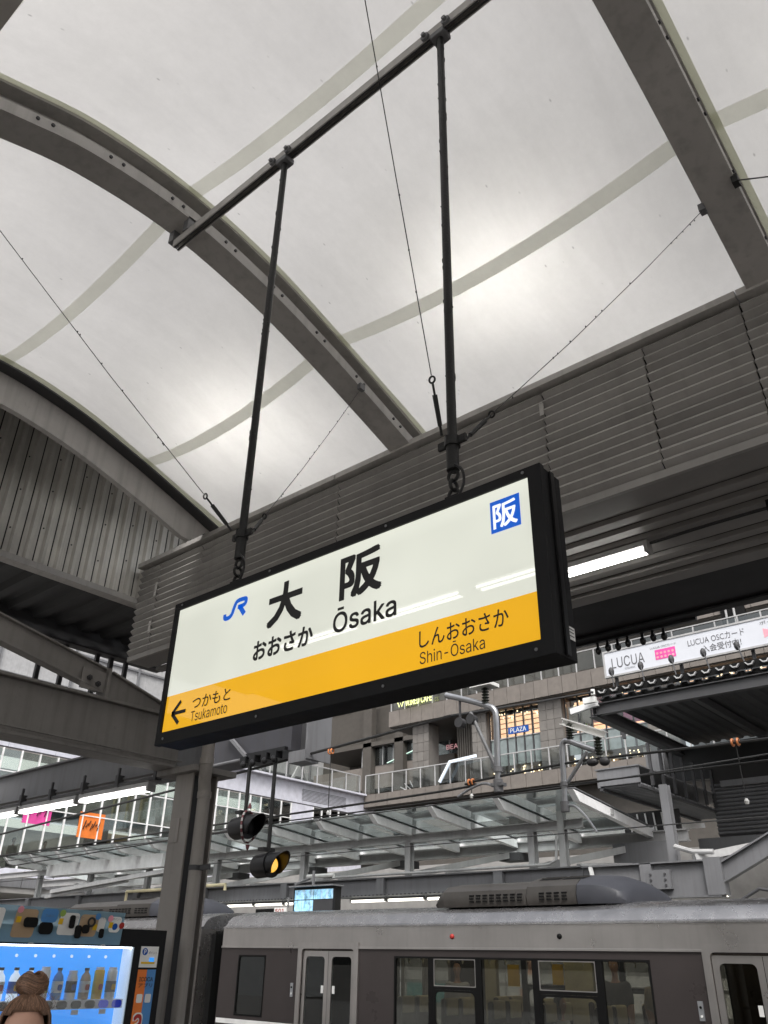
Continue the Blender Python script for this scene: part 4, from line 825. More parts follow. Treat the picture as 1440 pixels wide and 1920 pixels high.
MB().tube(smooth_path([(-5.06, 9.3, 3.33), (-4.95, 9.3, 3.31), (-4.82, 9.3, 3.18), (-4.70, 9.3, 3.0)], 5), 0.015, 8).build('steady_arm', 'galv', t, smooth=True)
MB().lathe([(0.055, 0), (0.055, 0.05)], (-5.07, 9.3, 3.56), 12).lathe([(0.055, 0), (0.055, 0.12)], (-5.09, 9.3, 3.26), 12).build('pipe_clamp', 'steel_grey', t)
MB().ellipsoid((-4.66, 9.3, 3.80), 0.08, 0.05, 0.05).ellipsoid((-4.50, 9.3, 3.79), 0.07, 0.05, 0.055).build('cable_saddle', 'steel_dark', t, smooth=True)
# gantry box and the two signals
t = thing('signal_gantry', 'grey steel box girder above the two hanging signal lamps', 'gantry', (-10.8, 9.3, 4.6))
box('box_girder', 'gantry_grey', t, -14.5, -9.98, 9.2, 9.75, 4.64, 5.4); box('end_plate', 'steel_dark', t, -9.98, -9.62, 9.42, 9.46, 4.50, 5.4); box('end_flange', 'steel_grey', t, -9.64, -9.60, 9.2, 9.75, 4.46, 5.4)
box('end_foot', 'steel_grey', t, -10.0, -9.62, 9.18, 9.5, 4.42, 4.60)
MB().bar((-11.55, 9.1, 5.1), (-10.95, 9.1, 4.62), 0.07, 0.05).build('knee_brace', 'steel_grey', t)
MB().tube([(-12.2, 9.15, 4.60), (-10.9, 9.15, 4.62)], 0.03, 8).build('conduit', 'steel_grey', t)
mb = MB()
for x in (-10.98, -10.75, -10.45, -10.22): mb.box(x - 0.09, x + 0.05, 9.05, 9.2, 4.52, 4.63); mb.ellipsoid((x, 9.06, 4.50), 0.05, 0.05, 0.06, 8, 6)
mb.box(-11.05, -10.0, 9.08, 9.16, 4.62, 4.68); mb.build('clamp_rail', 'black_plastic', t)
def signal(label, x, zt, zc, amber, wrap):
    t = thing('signal_lamp', label, 'signal', (x, 9.12, zc - 0.2), 'hanging signal lamps')
    MB().tube([(x, 9.12, zt), (x, 9.12, zc + 0.2)], 0.032, 10).build('hanger_pipe', 'black_pipe', t, smooth=True)
    ax = Vector((0.97, 0.06, 0.06)).normalized(); c = Vector((x + 0.05, 9.12, zc)); K = 1.0
    MB().lathe([(0.06 * K, -0.30), (0.15 * K, -0.285), (0.175 * K, -0.24), (0.175 * K, 0.02), (0.19 * K, 0.02), (0.19 * K, 0.05)], c, 28, ax).build('body', 'black_plastic', t, smooth=True)
    e1 = ax.cross(Vector((0, 0, 1))).normalized(); e2 = e1.cross(ax)
    vz = MB()
    def vis(i, j):
        a = R(-50 + 280 * j); ln = 0.05 + 0.32 * i * (0.22 + 0.78 * max(0.0, 0.5 + 0.5 * math.sin(a)) ** 1.1); r_ = 0.176 * K - 0.012 * i
        return c + ax * ln + (e1 * math.cos(a) + e2 * math.sin(a)) * r_
    o = vz.grid(vis, 8, 30).build('visor', 'black_plastic', t, smooth=True); s_ = o.modifiers.new('th', 'SOLIDIFY'); s_.thickness = 0.008
    MB().lathe([(0.115 * K, 0.052), (0.10 * K, 0.085), (0.06 * K, 0.11), (0.02 * K, 0.115)], c, 24, ax).build('lens', 'amber' if amber else 'black_frame', t, smooth=True)
    MB().box(x - 0.12, x + 0.02, 9.0, 9.24, zc + 0.2, zc + 0.25).build('mount_plate', 'black_pipe', t)
    if wrap:
        n = 22
        for k in range(n):
            def rp(a): return c + ax * (0.06 + 0.03 * math.cos(2 * a)) + (e1 * math.cos(a) + e2 * math.sin(a)) * (0.196 * K + 0.05 * abs(math.sin(a)) ** 6)
            MB().tube([rp(2 * math.pi * k / n), rp(2 * math.pi * (k + 1) / n)], 0.017, 6).build('warning_rope', 'grey_inner' if k % 2 else 'dark_red', t)
        for sgn in (1, -1): MB().lathe([(0.035, 0), (0.025, 0.05), (0.004, 0.09)], c + ax * 0.06 + e2 * 0.28 * sgn, 8, (0, 0, sgn)).build('rope_knot', 'dark_red', t)
    return t
signal('unlit black signal lamp wrapped in red and white rope', -10.88, 4.55, 3.50, False, True)
signal('black signal lamp glowing amber, lower of the two', -10.24, 4.55, 2.90, True, False)
# platform monitor
t = thing('platform_monitor', 'hanging monitor with four bluish camera views above the train roof', 'monitor', (-15.8, 15.8, 2.65))
box('housing', 'black_plastic', t, -16.56, -15.10, 15.72, 15.95, 2.62, 3.20, bevel=0.01); box('hood', 'steel_grey', t, -16.58, -15.05, 15.55, 15.98, 3.21, 3.24)
pm('screen_view', (0.2, 0.4, 0.55), 0.2, var=0.6, scale=9, streak=0.5, dirtcol=(0.7, 0.8, 0.85))
b_ = MATS['screen_view'].node_tree; b_.links.new([n for n in b_.nodes if n.type == 'MIX'][-1].outputs[2], b_.nodes['Principled BSDF'].inputs['Emission Color']); b_.nodes['Principled BSDF'].inputs['Emission Strength'].default_value = 0.8
for x0, x1, z0, z1 in ((-16.5, -15.84, 2.93, 3.15), (-15.82, -15.16, 2.93, 3.15), (-16.5, -15.84, 2.67, 2.91)): box('camera_view', 'screen_view', t, x0, x1, 15.712, 15.719, z0, z1)
box('dark_view', 'steel_dark', t, -15.82, -15.16, 15.712, 15.719, 2.67, 2.91)
MB().bar((-16.0, 15.85, 3.24), (-16.0, 15.85, 3.6), 0.05, 0.05, (1, 0, 0)).bar((-16.6, 15.8, 3.3), (-16.9, 16.6, 3.5), 0.05, 0.05).build('bracket', 'steel_grey', t)
t = thing('platform_signboard', 'small red and white lettered board over the far platform', 'sign', (-17.4, 16.2, 2.6))
box('board', 'paper', t, -17.75, -17.30, 16.18, 16.22, 2.62, 2.80); text('lettering', '501', 'red_print', t, 16.172, -17.70, -17.36, 2.66, 2.77, 0.02)
box('side_panel', 'rubber', t, -18.5, -17.76, 16.19, 16.21, 2.62, 2.78); box('side_panel', 'green_print', t, -17.28, -16.9, 16.19, 16.21, 2.58, 2.68)
MB().bar((-17.3, 16.25, 2.8), (-17.3, 16.25, 3.05), 0.04, 0.04, (1, 0, 0)).build('post', 'steel_grey', t)

# ================================================================== FAR PLATFORM CANOPY
t = thing('platform_girder', 'long riveted grey girder over the far platform, just above the train', 'girder', (-14, 17, 3.05))
MB().ibeam((-38, 17, 3.255), (-9.0, 17, 3.255), 0.24, 0.42, 0.025, 0.02).build('girder', 'steel_grey', t)
for k in range(8): x = -33.2 + 3.55 * k + 0.8; box('splice_plate', 'steel_grey', t, x - 0.12, x + 0.12, 16.87, 16.985, 3.07, 3.44)
rv = MB()
for k in range(190): x = -34 + 0.13 * k; rv.box(x, x + 0.05, 16.868, 16.88, 3.048, 3.075)
rv.build('rivets', 'steel_dark', t, kind='stuff')
PX = [-31.95, -28.4, -24.9, -21.35, -17.55, -13.79, -10.20]
for k, x in enumerate(PX): MB().ibeam((x, 17, 3.47), (x, 17, 4.23), 0.16, 0.18, 0.02, 0.02, (0, 1, 0)).build('canopy_post', 'steel_light', t)
MB().ibeam((-36, 17, 4.33), (-8.9, 17, 4.33), 0.14, 0.2, 0.02, 0.02).build('purlin', 'steel_light', t)
MB().ibeam((-36, 19.05, 4.20), (-7.4, 19.05, 4.20), 0.2, 0.26, 0.03, 0.03).build('valley_beam', 'steel_light', t)
MB().ibeam((-38, 21.2, 3.60), (-9.0, 21.2, 3.60), 0.24, 0.5, 0.03, 0.03).build('rear_girder', 'steel_grey', t)
for k in range(8):
    x = -32 + 3.6 * k
    MB().bar((x + 0.2, 17.1, 3.5), (x + 2.1, 19.0, 4.05), 0.16, 0.14).build('raking_strut', 'steel_light', t); MB().bar((x + 1.2, 17.2, 3.48), (x + 2.6, 20.4, 3.70), 0.14, 0.12).build('raking_strut', 'steel_light', t)
    MB().box(x + 1.7, x + 2.3, 18.8, 19.3, 3.88, 4.07).build('valley_bracket', 'steel_dark', t)
MB().tube([(-16.6, 16.85, 3.52), (-12.0, 16.85, 3.52), (-9.75, 16.85, 3.52), (-9.55, 16.85, 3.6), (-9.5, 16.85, 4.1)], 0.03, 8).build('conduit', 'steel_light', t)
MB().tube([(-17.2, 16.8, 3.58), (-16.2, 16.8, 3.58), (-16.2, 16.8, 3.50)], 0.05, 8).build('pipe_stub', 'paper', t)
t = thing('glass_canopy', 'sloping glass canopy with white rafters above the far platform', 'canopy', (-14, 17, 4.3))
RX = [-8.27 - 1.82 * k for k in range(14)]
def zr(y): return 4.70 - 0.10 * (y - 15.4)
for x in RX:
    MB().prism([(15.38, 4.74), (15.62, 4.53), (19.0, zr(19.0) - 0.15), (19.0, zr(19.0) + 0.04)], 'x', x - 0.07, x + 0.07).build('rafter', 'white_paint', t)
    box('rafter_cap', 'steel_grey', t, x - 0.075, x + 0.075, 15.36, 15.5, 4.75, 4.765)
    MB().bar((x, 15.45, zr(15.45) + 0.075), (x, 19.0, zr(19.0) + 0.075), 0.17, 0.02).build('glazing_bar', 'steel_grey', t)
    box('rafter_bracket', 'steel_light', t, x - 0.09, x + 0.09, 16.93, 17.07, 4.435, 4.56)
    MB().bar((x, 19.15, 4.40), (x, 22.4, 4.85), 0.09, 0.12).build('rear_rafter', 'white_paint', t)
for k in range(len(RX) - 1):
    a, b = RX[k + 1] + 0.01, RX[k] - 0.01
    for y0, y1 in ((15.4, 17.15), (17.17, 18.98)): MB().add([(a, y0, zr(y0) + 0.062), (b, y0, zr(y0) + 0.062), (b, y1, zr(y1) + 0.062), (a, y1, zr(y1) + 0.062)], [(0, 1, 2, 3)]).build('pane', 'canopy_glass', t)
    MB().add([(a, 19.2, 4.48), (b, 19.2, 4.48), (b, 22.4, 4.93), (a, 22.4, 4.93)], [(0, 1, 2, 3)]).build('pane', 'canopy_glass', t)
for k in range(22):
    x = -30.0 + 1.27 * k
    if x > -8.2 or -17.9 < x < -17.0: continue
    t_ = tube_lamp('far platform tube under the riveted girder, %s from the left' % ORDN[k], x, x + 1.22, 17.32, 2.965, 'far platform tubes', 'tube_far', False, 0.03)
# far platform's own lamps seen through the glass
for k in range(7): tube_lamp('pale tube fitting seen through the glass canopy, %s from the left' % ORDN[k], -16.5 + 1.9 * k, -15.2 + 1.9 * k, 23.6, 5.35, 'tubes beyond the glass canopy', 'tube_far', False, 0.03)

# ------------------------------------------------------------------ right-hand dark canopy, duct, louvres
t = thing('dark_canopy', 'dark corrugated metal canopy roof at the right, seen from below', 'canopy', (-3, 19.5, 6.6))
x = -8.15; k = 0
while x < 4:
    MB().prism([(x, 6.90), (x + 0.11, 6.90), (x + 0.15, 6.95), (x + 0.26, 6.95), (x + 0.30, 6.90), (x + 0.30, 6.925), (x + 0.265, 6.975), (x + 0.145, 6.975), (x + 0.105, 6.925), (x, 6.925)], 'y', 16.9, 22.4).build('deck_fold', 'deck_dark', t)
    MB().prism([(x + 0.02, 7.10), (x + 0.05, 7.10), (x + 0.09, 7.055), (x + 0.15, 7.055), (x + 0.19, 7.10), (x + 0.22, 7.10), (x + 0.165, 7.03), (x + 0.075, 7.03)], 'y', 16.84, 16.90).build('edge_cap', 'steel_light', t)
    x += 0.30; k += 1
box('edge_closer', 'rubber', t, -8.2, 4, 16.905, 16.93, 6.98, 7.14)
MB().ibeam((-8.3, 17.02, 6.72), (6, 17.02, 6.72), 0.16, 0.26).build('front_beam', 'steel_dark', t)
MB().bar((-8.9, 16.95, 6.76), (-8.2, 16.95, 6.85), 0.1, 0.13).build('white_bracket', 'white_paint', t)
MB().ibeam((-8.35, 16.95, 6.70), (-8.35, 22.4, 6.70), 0.2, 0.3).build('side_beam', 'steel_dark', t)
for x in (-6.2, -4.0, -1.8, 0.5): MB().bar((x, 17.1, 6.80), (x, 22.3, 6.80), 0.12, 0.18).build('rafter', 'steel_dark', t)
MB().ibeam((-9.2, 21.9, 6.30), (6, 21.9, 6.30), 0.3, 0.85, 0.05, 0.05).build('rear_girder', 'deck_dark', t)
box('girder_end', 'steel_grey', t, -9.25, -8.75, 21.6, 22.1, 5.95, 6.72)
MB().tube([(-8.2, 16.75, 7.0), (-8.2, 16.75, 7.12)], 0.05, 8).box(-8.45, -8.15, 16.7, 16.8, 6.82, 6.95).build('edge_fitting', 'paper', t)
t = thing('cable_duct', 'grey ribbed underside duct running away below the dark canopy', 'duct', (-7.9, 19.5, 4.95))
box('duct_side', 'steel_grey', t, -8.33, -8.27, 16.75, 22.2, 4.96, 5.30); box('duct_front', 'steel_grey', t, -8.27, -7.36, 16.75, 16.80, 4.99, 5.32); box('duct_lid', 'steel_grey', t, -8.35, -7.34, 16.72, 22.2, 5.325, 5.35)
y = 16.82
while y < 22.1: box('duct_rib', 'steel_grey', t, -8.26, -7.37, y, y + 0.13, 4.955, 5.0, bevel=0.01); y += 0.18
box('duct_rail', 'steel_dark', t, -8.30, -8.22, 16.76, 22.2, 4.90, 4.95); box('duct_rail', 'steel_dark', t, -7.42, -7.34, 16.76, 22.2, 4.90, 4.95)
for k in range(8): box('hanger', 'steel_dark', t, -7.36, -7.30, 17.3 + 0.6 * k, 17.36 + 0.6 * k, 5.0, 5.9)
t = thing('rear_louvers', 'dark horizontal louvre wall at the right below the dark canopy', 'louvre wall', (-5, 21.0, 4.3))
for k in range(13): MB().prism([(21.0, 4.38 + 0.092 * k), (20.93, 4.42 + 0.092 * k), (20.95, 4.46 + 0.092 * k), (21.0, 4.47 + 0.092 * k)], 'x', -7.40, 3.0).build('slat', 'steel_grey', t)
box('backing', 'louver_dark', t, -7.4, 3, 21.01, 21.05, 4.3, 6.0); box('header', 'steel_grey', t, -7.1, -5.6, 20.8, 20.9, 5.46, 5.60)
box('base_band', 'steel_grey', t, -7.9, 3, 20.9, 21.0, 3.9, 4.34)
t = thing('bolted_steelwork', 'grey steel posts and bolted beam end at the right above the train', 'steel frame', (-7.5, 17, 2.7))
MB().ibeam((-9.42, 17.0, 3.45), (-9.42, 17.0, 4.92), 0.16, 0.16, 0.02, 0.02, (0, 1, 0)).build('post', 'steel_light', t)
MB().ibeam((-7.12, 17.4, 3.4), (-7.12, 17.4, 5.0), 0.18, 0.18, 0.02, 0.02, (0, 1, 0)).build('post', 'steel_grey', t)
MB().ibeam((-8.98, 17.0, 3.12), (-6.1, 17.0, 3.12), 0.26, 0.66, 0.03, 0.06).build('beam', 'steel_grey', t)
pl = box('bolted_plate', 'steel_grey', t, -7.55, -7.05, 16.86, 16.968, 2.95, 3.30)
for a in (-7.45, -7.15):
    for z in (3.02, 3.12, 3.22): MB().lathe([(0.025, 0), (0.025, 0.02)], (a, 16.86, z), 6, (0, -1, 0)).build('bolt', 'steel_dark', pl)
MB().ibeam((-6.15, 17.0, 3.16), (-3.6, 17.0, 4.35), 0.2, 0.34, 0.03, 0.05).build('raking_beam', 'steel_grey', t)
box('beam_end', 'steel_grey', t, -6.35, -6.02, 16.86, 17.14, 2.82, 3.48)
MB().bar((-8.62, 16.85, 2.55), (-8.75, 16.85, 3.42), 0.12, 0.04, (1, 0, 0)).build('bent_bracket', 'paper', t)
box('hanging_panel', 'steel_grey', t, -9.0, -7.6, 18.5, 18.55, 3.52, 4.05); box('grille_window', 'louver_dark', t, -9.0, -7.6, 19.2, 19.25, 4.1, 4.8)
for k in range(6): MB().bar((-8.95 + 0.2 * k, 19.15, 4.1), (-9.0 + 0.2 * k, 19.15, 4.75), 0.03, 0.03, (1, 0, 0)).build('bar', 'paper', t)
MB().tube([(-6.0, 16.9, 2.6), (-5.4, 16.9, 2.9), (-4.6, 16.9, 2.75)], 0.03, 8).build('cable_bundle', 'steel_dark', t)
MB().tube([(-7.0, 17.2, 3.75), (-6.6, 17.1, 3.62), (-6.2, 17.1, 3.6)], 0.05, 8).build('loud_hailer', 'steel_light', t)
for k in range(3): tube_lamp('pale tube fitting under the right beam beside the train roof, %s from the left' % ORDN[k], -7.35 + 1.9 * k, -6.2 + 1.9 * k, 17.6, 2.86 + 0.02 * k, 'tubes under the right beam', 'tube_far', False, 0.03)
u = thing('platform_barrier', 'white and teal barrier on the far platform seen through the train windows', 'barrier', (-8, 18.4, 0))
for k in range(22):
    x = -30 + 1.5 * k
    box('panel', ('white_paint', 'blue_teal')[k % 3 == 1], u, x, x + 1.46, 18.4, 18.45, 0.75, 1.15); box('panel', 'white_paint', u, x, x + 1.46, 18.4, 18.45, 1.22, 1.42); box('post', 'steel_light', u, x - 0.03, x + 0.03, 18.45, 18.5, 0, 1.5)
for k, x in enumerate((-15.2, -11.9, -10.6, -9.4)):
    person('waiting passenger on the far platform glimpsed through the train, %s from the left' % ORDN[k], x, 17.2 + 0.3 * (k % 2), 0, 20 * k, 1.62 + 0.05 * (k % 3), False, 'hair_dark', ('cloth_white', 'cloth_grey', 'cloth_white', 'cloth_tan')[k], 'cloth_grey', 0.04, group='far platform passengers', hand=False)
# rear wall of the far platform zone so that nothing is empty below the glass
box('rear_wall', 'grey_inner', thing('platform_screen', 'grey screen wall behind the far platform, low over the train', 'screen wall', (-12, 24.6, 0)), -60, 40, 24.6, 24.8, -1.1, 4.6)

# ------------------------------------------------------------------ shop banner on the dark canopy
t = thing('shop_banner', 'long white advertising banner with grey lettering above the dark canopy', 'banner', (-6, 21, 8.8))
bx0, bz0, bz1, yb = -9.80, 8.80, 9.475, 21.0
box('panel', 'banner', t, bx0, 2.5, yb, yb + 0.08, bz0, bz1); frame_ring('rim', 'steel_light', t, bx0 - 0.05, 2.55, bz0 - 0.05, bz1 + 0.05, 0.05, 0.001, yb - 0.02, yb + 0.1)
yt = yb - 0.006
text('lettering', 'LUCUA', 'grey_ink', t, yt, -9.60, -8.62, 8.98, 9.28, 0.0); text('lettering', 'OSAKA', 'grey_ink', t, yt, -9.22, -8.92, 8.885, 8.94)
flat('card_picture', 'pink', t, yt, [(-8.30, 8.97), (-7.72, 8.97), (-7.72, 9.25), (-8.30, 9.25)])
for k in range(10): flat('card_dot', 'lightpink', t, yt - 0.004, rrect(-8.27 + 0.11 * (k % 5), -8.20 + 0.11 * (k % 5), 9.0 + 0.11 * (k // 5), 9.07 + 0.11 * (k // 5), 0.03))
text('lettering', 'LUCUA OSCカード', 'grey_ink', t, yt, -8.42, -7.68, 9.29, 9.36)
text('lettering', 'LUCUA OSCカード', 'grey_ink', t, yt, -7.36, -5.86, 9.15, 9.34); text('lettering', '入会受付中!', 'grey_ink', t, yt, -7.0, -5.98, 8.90, 9.10, 0.004)
text('lettering', 'ポイントおまとめ', 'grey_ink', t, yt, -5.45, -4.05, 9.31, 9.41)
flat('emblem', 'lightpink', t, yt, [(-5.40, 8.96), (-5.06, 9.09), (-5.40, 9.21)]); flat('emblem', 'blue_soft', t, yt, [(-5.05, 9.09), (-4.86, 8.96), (-4.80, 9.21)])
text('lettering', 'WESTER', 'grey_ink', t, yt, -4.72, -3.2, 8.98, 9.26, 0.015)
for k in range(7): x = -9.6 + 1.9 * k; MB().bar((x, 21.2, 7.05), (x, 21.2, 9.4), 0.08, 0.08, (1, 0, 0)).build('post', 'steel_dark', t)
for k in range(8):
    x = -9.36 + 0.86 * k
    u = thing('banner_lamp', 'small arm lamp in front of the banner, %s from its left end' % ORDN[k], 'lamp', (x, 20.4, 7.1), 'banner lamps')
    MB().tube([(x + 0.55, 19.2, 7.1), (x + 0.25, 19.9, 8.0), (x, 20.4, 8.68)], 0.018, 6).build('arm', 'steel_dark', u); MB().ellipsoid((x - 0.03, 20.45, 8.72), 0.075, 0.09, 0.12).build('head', 'steel_dark', u, smooth=True)

# ================================================================== BUILDINGS
t = thing('beige_building', 'beige panelled shopping building with balconies beyond the tracks', 'building', (-20, 42, -1))
YB_ = 40.0
def panels(x0, x1, z0, z1, y, wd, mat='beige_panel', name='cladding_panel'):
    n = max(1, round((x1 - x0) / wd)); w_ = (x1 - x0) / n
    me = MB().box(0.012, w_ - 0.012, y, y + 0.12, z0 + 0.012, z1 - 0.012).mesh(name, ORG[t.name])
    for k in range(n):
        o = link(name, me, mat, t); o.location.x = x0 + k * w_
def slab(name, mat, *a): return box(name, mat, t, *a)
slab('upper_slab', 'beige_dark', -34.2, 20, YB_ + 0.1, 50, 14.80, 15.80); panels(-34.2, 6.0, 14.85, 15.86, YB_, 0.92)
slab('lower_slab', 'beige_dark', -36.3, 20, YB_ + 0.1, 50, 10.02, 10.75); panels(-36.2, 6.0, 10.05, 10.82, YB_, 1.0)
slab('base_block', 'beige_dark', -36.3, 20, YB_ + 1.2, 50, -1, 10.0)
slab('upper_block', 'beige_dark', -30.0, 20, YB_ + 4.2, 50, 15.9, 34); panels(-20.0, 6.0, 17.4, 21.4, YB_ + 0.4, 1.9); panels(-20.0, 6.0, 21.5, 25.4, YB_ + 0.4, 1.9)
slab('painted_recess', 'rubber', -12.2, -11.0, YB_ + 0.3, YB_ + 0.5, 16.0, 20.0)  # black slab paints the shade of a recess
for x in (-11.9, -11.5): MB().tube([(x, YB_ + 0.2, 16.2), (x, YB_ + 0.2, 21)], 0.06, 8).build('riser_pipe', 'steel_light', t)
for x0, x1 in ((-32.6, -31.3), (-28.0, -26.95), (-23.35, -21.85), (-17.0, -15.5), (-10.5, -9.0)):
    slab('column_core', 'tile_stone', x0 + 0.05, x1 - 0.05, YB_ + 0.55, YB_ + 1.6, 10.8, 14.82)
    n = 3; wt = (x1 - x0) / n
    for r_ in range(7):
        for c_ in range(n): box('stone_tile', 'tile_stone', t, x0 + c_ * wt + 0.012, x0 + (c_ + 1) * wt - 0.012, YB_ + 0.5, YB_ + 0.55, 10.82 + r_ * 0.57, 10.82 + (r_ + 1) * 0.57 - 0.02)
def shop(x0, x1, zlo, zmid, zhi, ncol, glow='shop_glow'):
    slab('shop_back', glow, x0, x1, YB_ + 2.0, YB_ + 2.1, zmid, zhi); slab('shop_floor', 'tan', x0, x1, YB_ + 0.9, YB_ + 3.2, zmid - 0.1, zmid); slab('shop_ceiling', 'lightpink', x0, x1, YB_ + 0.9, YB_ + 3.2, zhi, zhi + 0.1)
    for k in range(5): slab('wall_board', 'tan', x0, x1, YB_ + 1.93, YB_ + 1.99, zmid + 0.25 + 0.3 * k, zmid + 0.29 + 0.3 * k)
    lm = MB()
    for k in range(26): lm.ellipsoid((rnd.uniform(x0 + 0.1, x1 - 0.1), YB_ + rnd.uniform(1.1, 1.9), zhi - rnd.uniform(0.05, 0.3)), 0.05, 0.05, 0.05, 6, 4)
    lm.build('downlights', 'shop_lamp', t, kind='stuff')
    w_ = (x1 - x0) / ncol
    for k in range(ncol):
        slab('shop_pane', 'shop_glass', x0 + k * w_ + 0.05, x0 + (k + 1) * w_ - 0.05, YB_ + 0.85, YB_ + 0.88, zmid, zhi - 0.04); slab('frosted_pane', 'frosted', x0 + k * w_ + 0.05, x0 + (k + 1) * w_ - 0.05, YB_ + 0.85, YB_ + 0.88, zlo, zmid - 0.06)
    for k in range(ncol + 1): slab('mullion', 'steel_dark', x0 + k * w_ - 0.035, x0 + k * w_ + 0.035, YB_ + 0.8, YB_ + 0.95, zlo, zhi)
    slab('transom', 'steel_light', x0, x1, YB_ + 0.8, YB_ + 0.93, zmid - 0.06, zmid)
    slab('shop_void', 'grey_inner', x0, x1, YB_ + 2.2, YB_ + 2.3, zlo - 1.5, zmid - 0.1)
shop(-26.9, -23.4, 11.55, 13.15, 14.80, 6); shop(-21.8, -17.05, 11.6, 12.75, 14.80, 6); shop(-15.4, -10.6, 11.6, 12.9, 14.80, 6)
nb = slab('name_board', 'blue_ink', -25.55, -24.2, YB_ + 0.70, YB_ + 0.78, 13.28, 13.66); text('lettering', 'PLAZA', 'paper', nb, YB_ + 0.69, -25.42, -24.33, 13.34, 13.60, 0.03)
slab('poster', 'paper', -21.7, -20.3, YB_ + 1.0, YB_ + 1.05, 12.9, 14.3); slab('poster', 'lightpink', -20.2, -18.7, YB_ + 1.0, YB_ + 1.05, 13.2, 14.75); slab('poster', 'pink', -18.5, -17.3, YB_ + 1.0, YB_ + 1.05, 12.9, 14.3)
for k in range(9): slab('poster_figure', ('green_print', 'tan', 'ink')[k % 3], -21.55 + 0.14 * k, -21.45 + 0.14 * k, YB_ + 0.985, YB_ + 0.998, 12.95, 13.15 + 0.05 * (k * 7 % 4))
# lower storey goods with warm lamps behind the balustrade
lm = MB()
for k in range(120): lm.ellipsoid((rnd.choice((rnd.uniform(-26.9, -23.4), rnd.uniform(-21.7, -17.2))), YB_ + rnd.uniform(0.95, 1.9), rnd.uniform(10.95, 11.5)), 0.045, 0.045, 0.045, 6, 4)
lm.build('string_lights', 'shop_lamp', t, kind='stuff')
for k in range(16): x = -26.7 + 0.6 * k; slab('display_stand', ('tan', 'ink', 'grey_inner', 'white_paint')[k % 4], x, x + 0.35, YB_ + 1.2, YB_ + 1.6, 10.82, 11.2 + 0.12 * (k * 5 % 4))
text('cafe_lettering', 'WIRED CAFE', 'cafe_sign', t, YB_ - 0.25, -32.6, -30.45, 15.93, 16.38, 0.02); strokes_obj('cafe_mark', 'cafe_sign', t, YB_ - 0.25, [([(-33.25, 16.3), (-33.1, 15.95), (-33.0, 16.2), (-32.9, 15.95), (-32.75, 16.3)], 0.08)])
# deep interior to the left, dark levels
slab('atrium_wall', 'beige_dark', -46, -28.5, 49.0, 49.3, 9, 34); slab('atrium_band', 'beige_panel', -46, -32.6, 45.0, 45.4, 12.3, 13.9); slab('atrium_band', 'beige_dark', -46, -32.0, 46.0, 46.4, 15.6, 18.4)
for x in (-40.5, -37.5): slab('atrium_column', 'beige_dark', x, x + 0.8, 44.5, 45.0, 10.8, 22)
slab('atrium_soffit', 'beige_dark', -46, -31, 44.5, 49, 15.2, 15.5)
for k in range(9): slab('atrium_mullion', 'steel_light', -41 + 1.0 * k, -40.93 + 1.0 * k, 44.95, 45.0, 13.9, 15.2)
slab('atrium_glass', 'win_glass', -41, -32.8, 44.97, 44.99, 13.9, 15.2); slab('atrium_shop', 'white_clad', -38, -34.2, 48.5, 48.6, 13.9, 15.1)
MB().bar((-38.5, 44.9, 13.95), (-33.2, 44.9, 15.2), 0.05, 0.05).build('escalator_light', 'green_lamp', t)
text('red_lettering', 'BEAUTY', 'red_sign', t, YB_ + 1.8, -30.9, -29.0, 13.3, 13.6, 0.02)
for k in range(9): slab('timber_fin', 'beige_dark', -29.6 + 0.17 * k, -29.5 + 0.17 * k, YB_ + 1.2, YB_ + 1.6, 10.8, 14.7)
MB().bar((-29.9, YB_ - 0.3, 10.9), (-29.1, YB_ - 0.3, 12.0), 0.1, 0.16).bar((-29.15, YB_ - 0.3, 11.98), (-27.2, YB_ - 0.3, 12.10), 0.1, 0.16).build('glow_awning', 'vend_white', t)  # white awning given its own glow for brightness
for x in (-34.0, -31.0, -28.9, -28.3): slab('lit_doorway', 'vend_white', x + 0.9, x + 1.1, YB_ + 2.0, YB_ + 2.1, 10.85, 12.2)
for k in range(14): a = R(15 * k - 10); MB().bar((-34.2, YB_ + 3, 11.0), (-34.2 + 1.9 * math.cos(a), YB_ + 3, 11.0 + 1.1 * max(0, math.sin(a))), 0.05, 0.05, (0, 1, 0)).build('dome_spoke', 'white_paint', t)
def balustrade(label, pts, z0, h, step, tilt=0):
    u = thing('glass_balustrade', label, 'balustrade', (*pts[0], z0), 'balcony balustrades')
    for (xa, ya), (xb, yb2) in zip(pts[:-1], pts[1:]):
        L_ = math.hypot(xb - xa, yb2 - ya); n = max(1, round(L_ / step))
        for k in range(n + 1):
            f_ = k / n; x, y = xa + (xb - xa) * f_, ya + (yb2 - ya) * f_
            MB().bar((x, y, z0), (x, y, z0 + h), 0.07, 0.07, (1, 0, 0)).build('post', 'steel_light', u)
            if k < n:
                g_ = (k + 1) / n; x2, y2 = xa + (xb - xa) * g_, ya + (yb2 - ya) * g_
                MB().add([(x, y, z0 + 0.08), (x2, y2, z0 + 0.08), (x2, y2, z0 + h - 0.06), (x, y, z0 + h - 0.06)], [(0, 1, 2, 3)]).build('pane', 'rail_glass', u)
        MB().bar((xa, ya, z0 + h), (xb, yb2, z0 + h), 0.08, 0.06).build('handrail', 'steel_light', u)
balustrade('glass balustrade on the lower balcony of the beige building', [(-36.2, 40.15), (-8, 40.15)], 10.84, 1.2, 1.15)
balustrade('glass balustrade on the upper balcony beside the cafe lettering', [(-34.1, 40.15), (-8, 40.15)], 15.88, 1.15, 1.15)
balustrade('glass balustrade on the roof edge of the white building', [(-36.6, 27.0), (-36.6, 40.0)], 10.85, 1.2, 1.3)

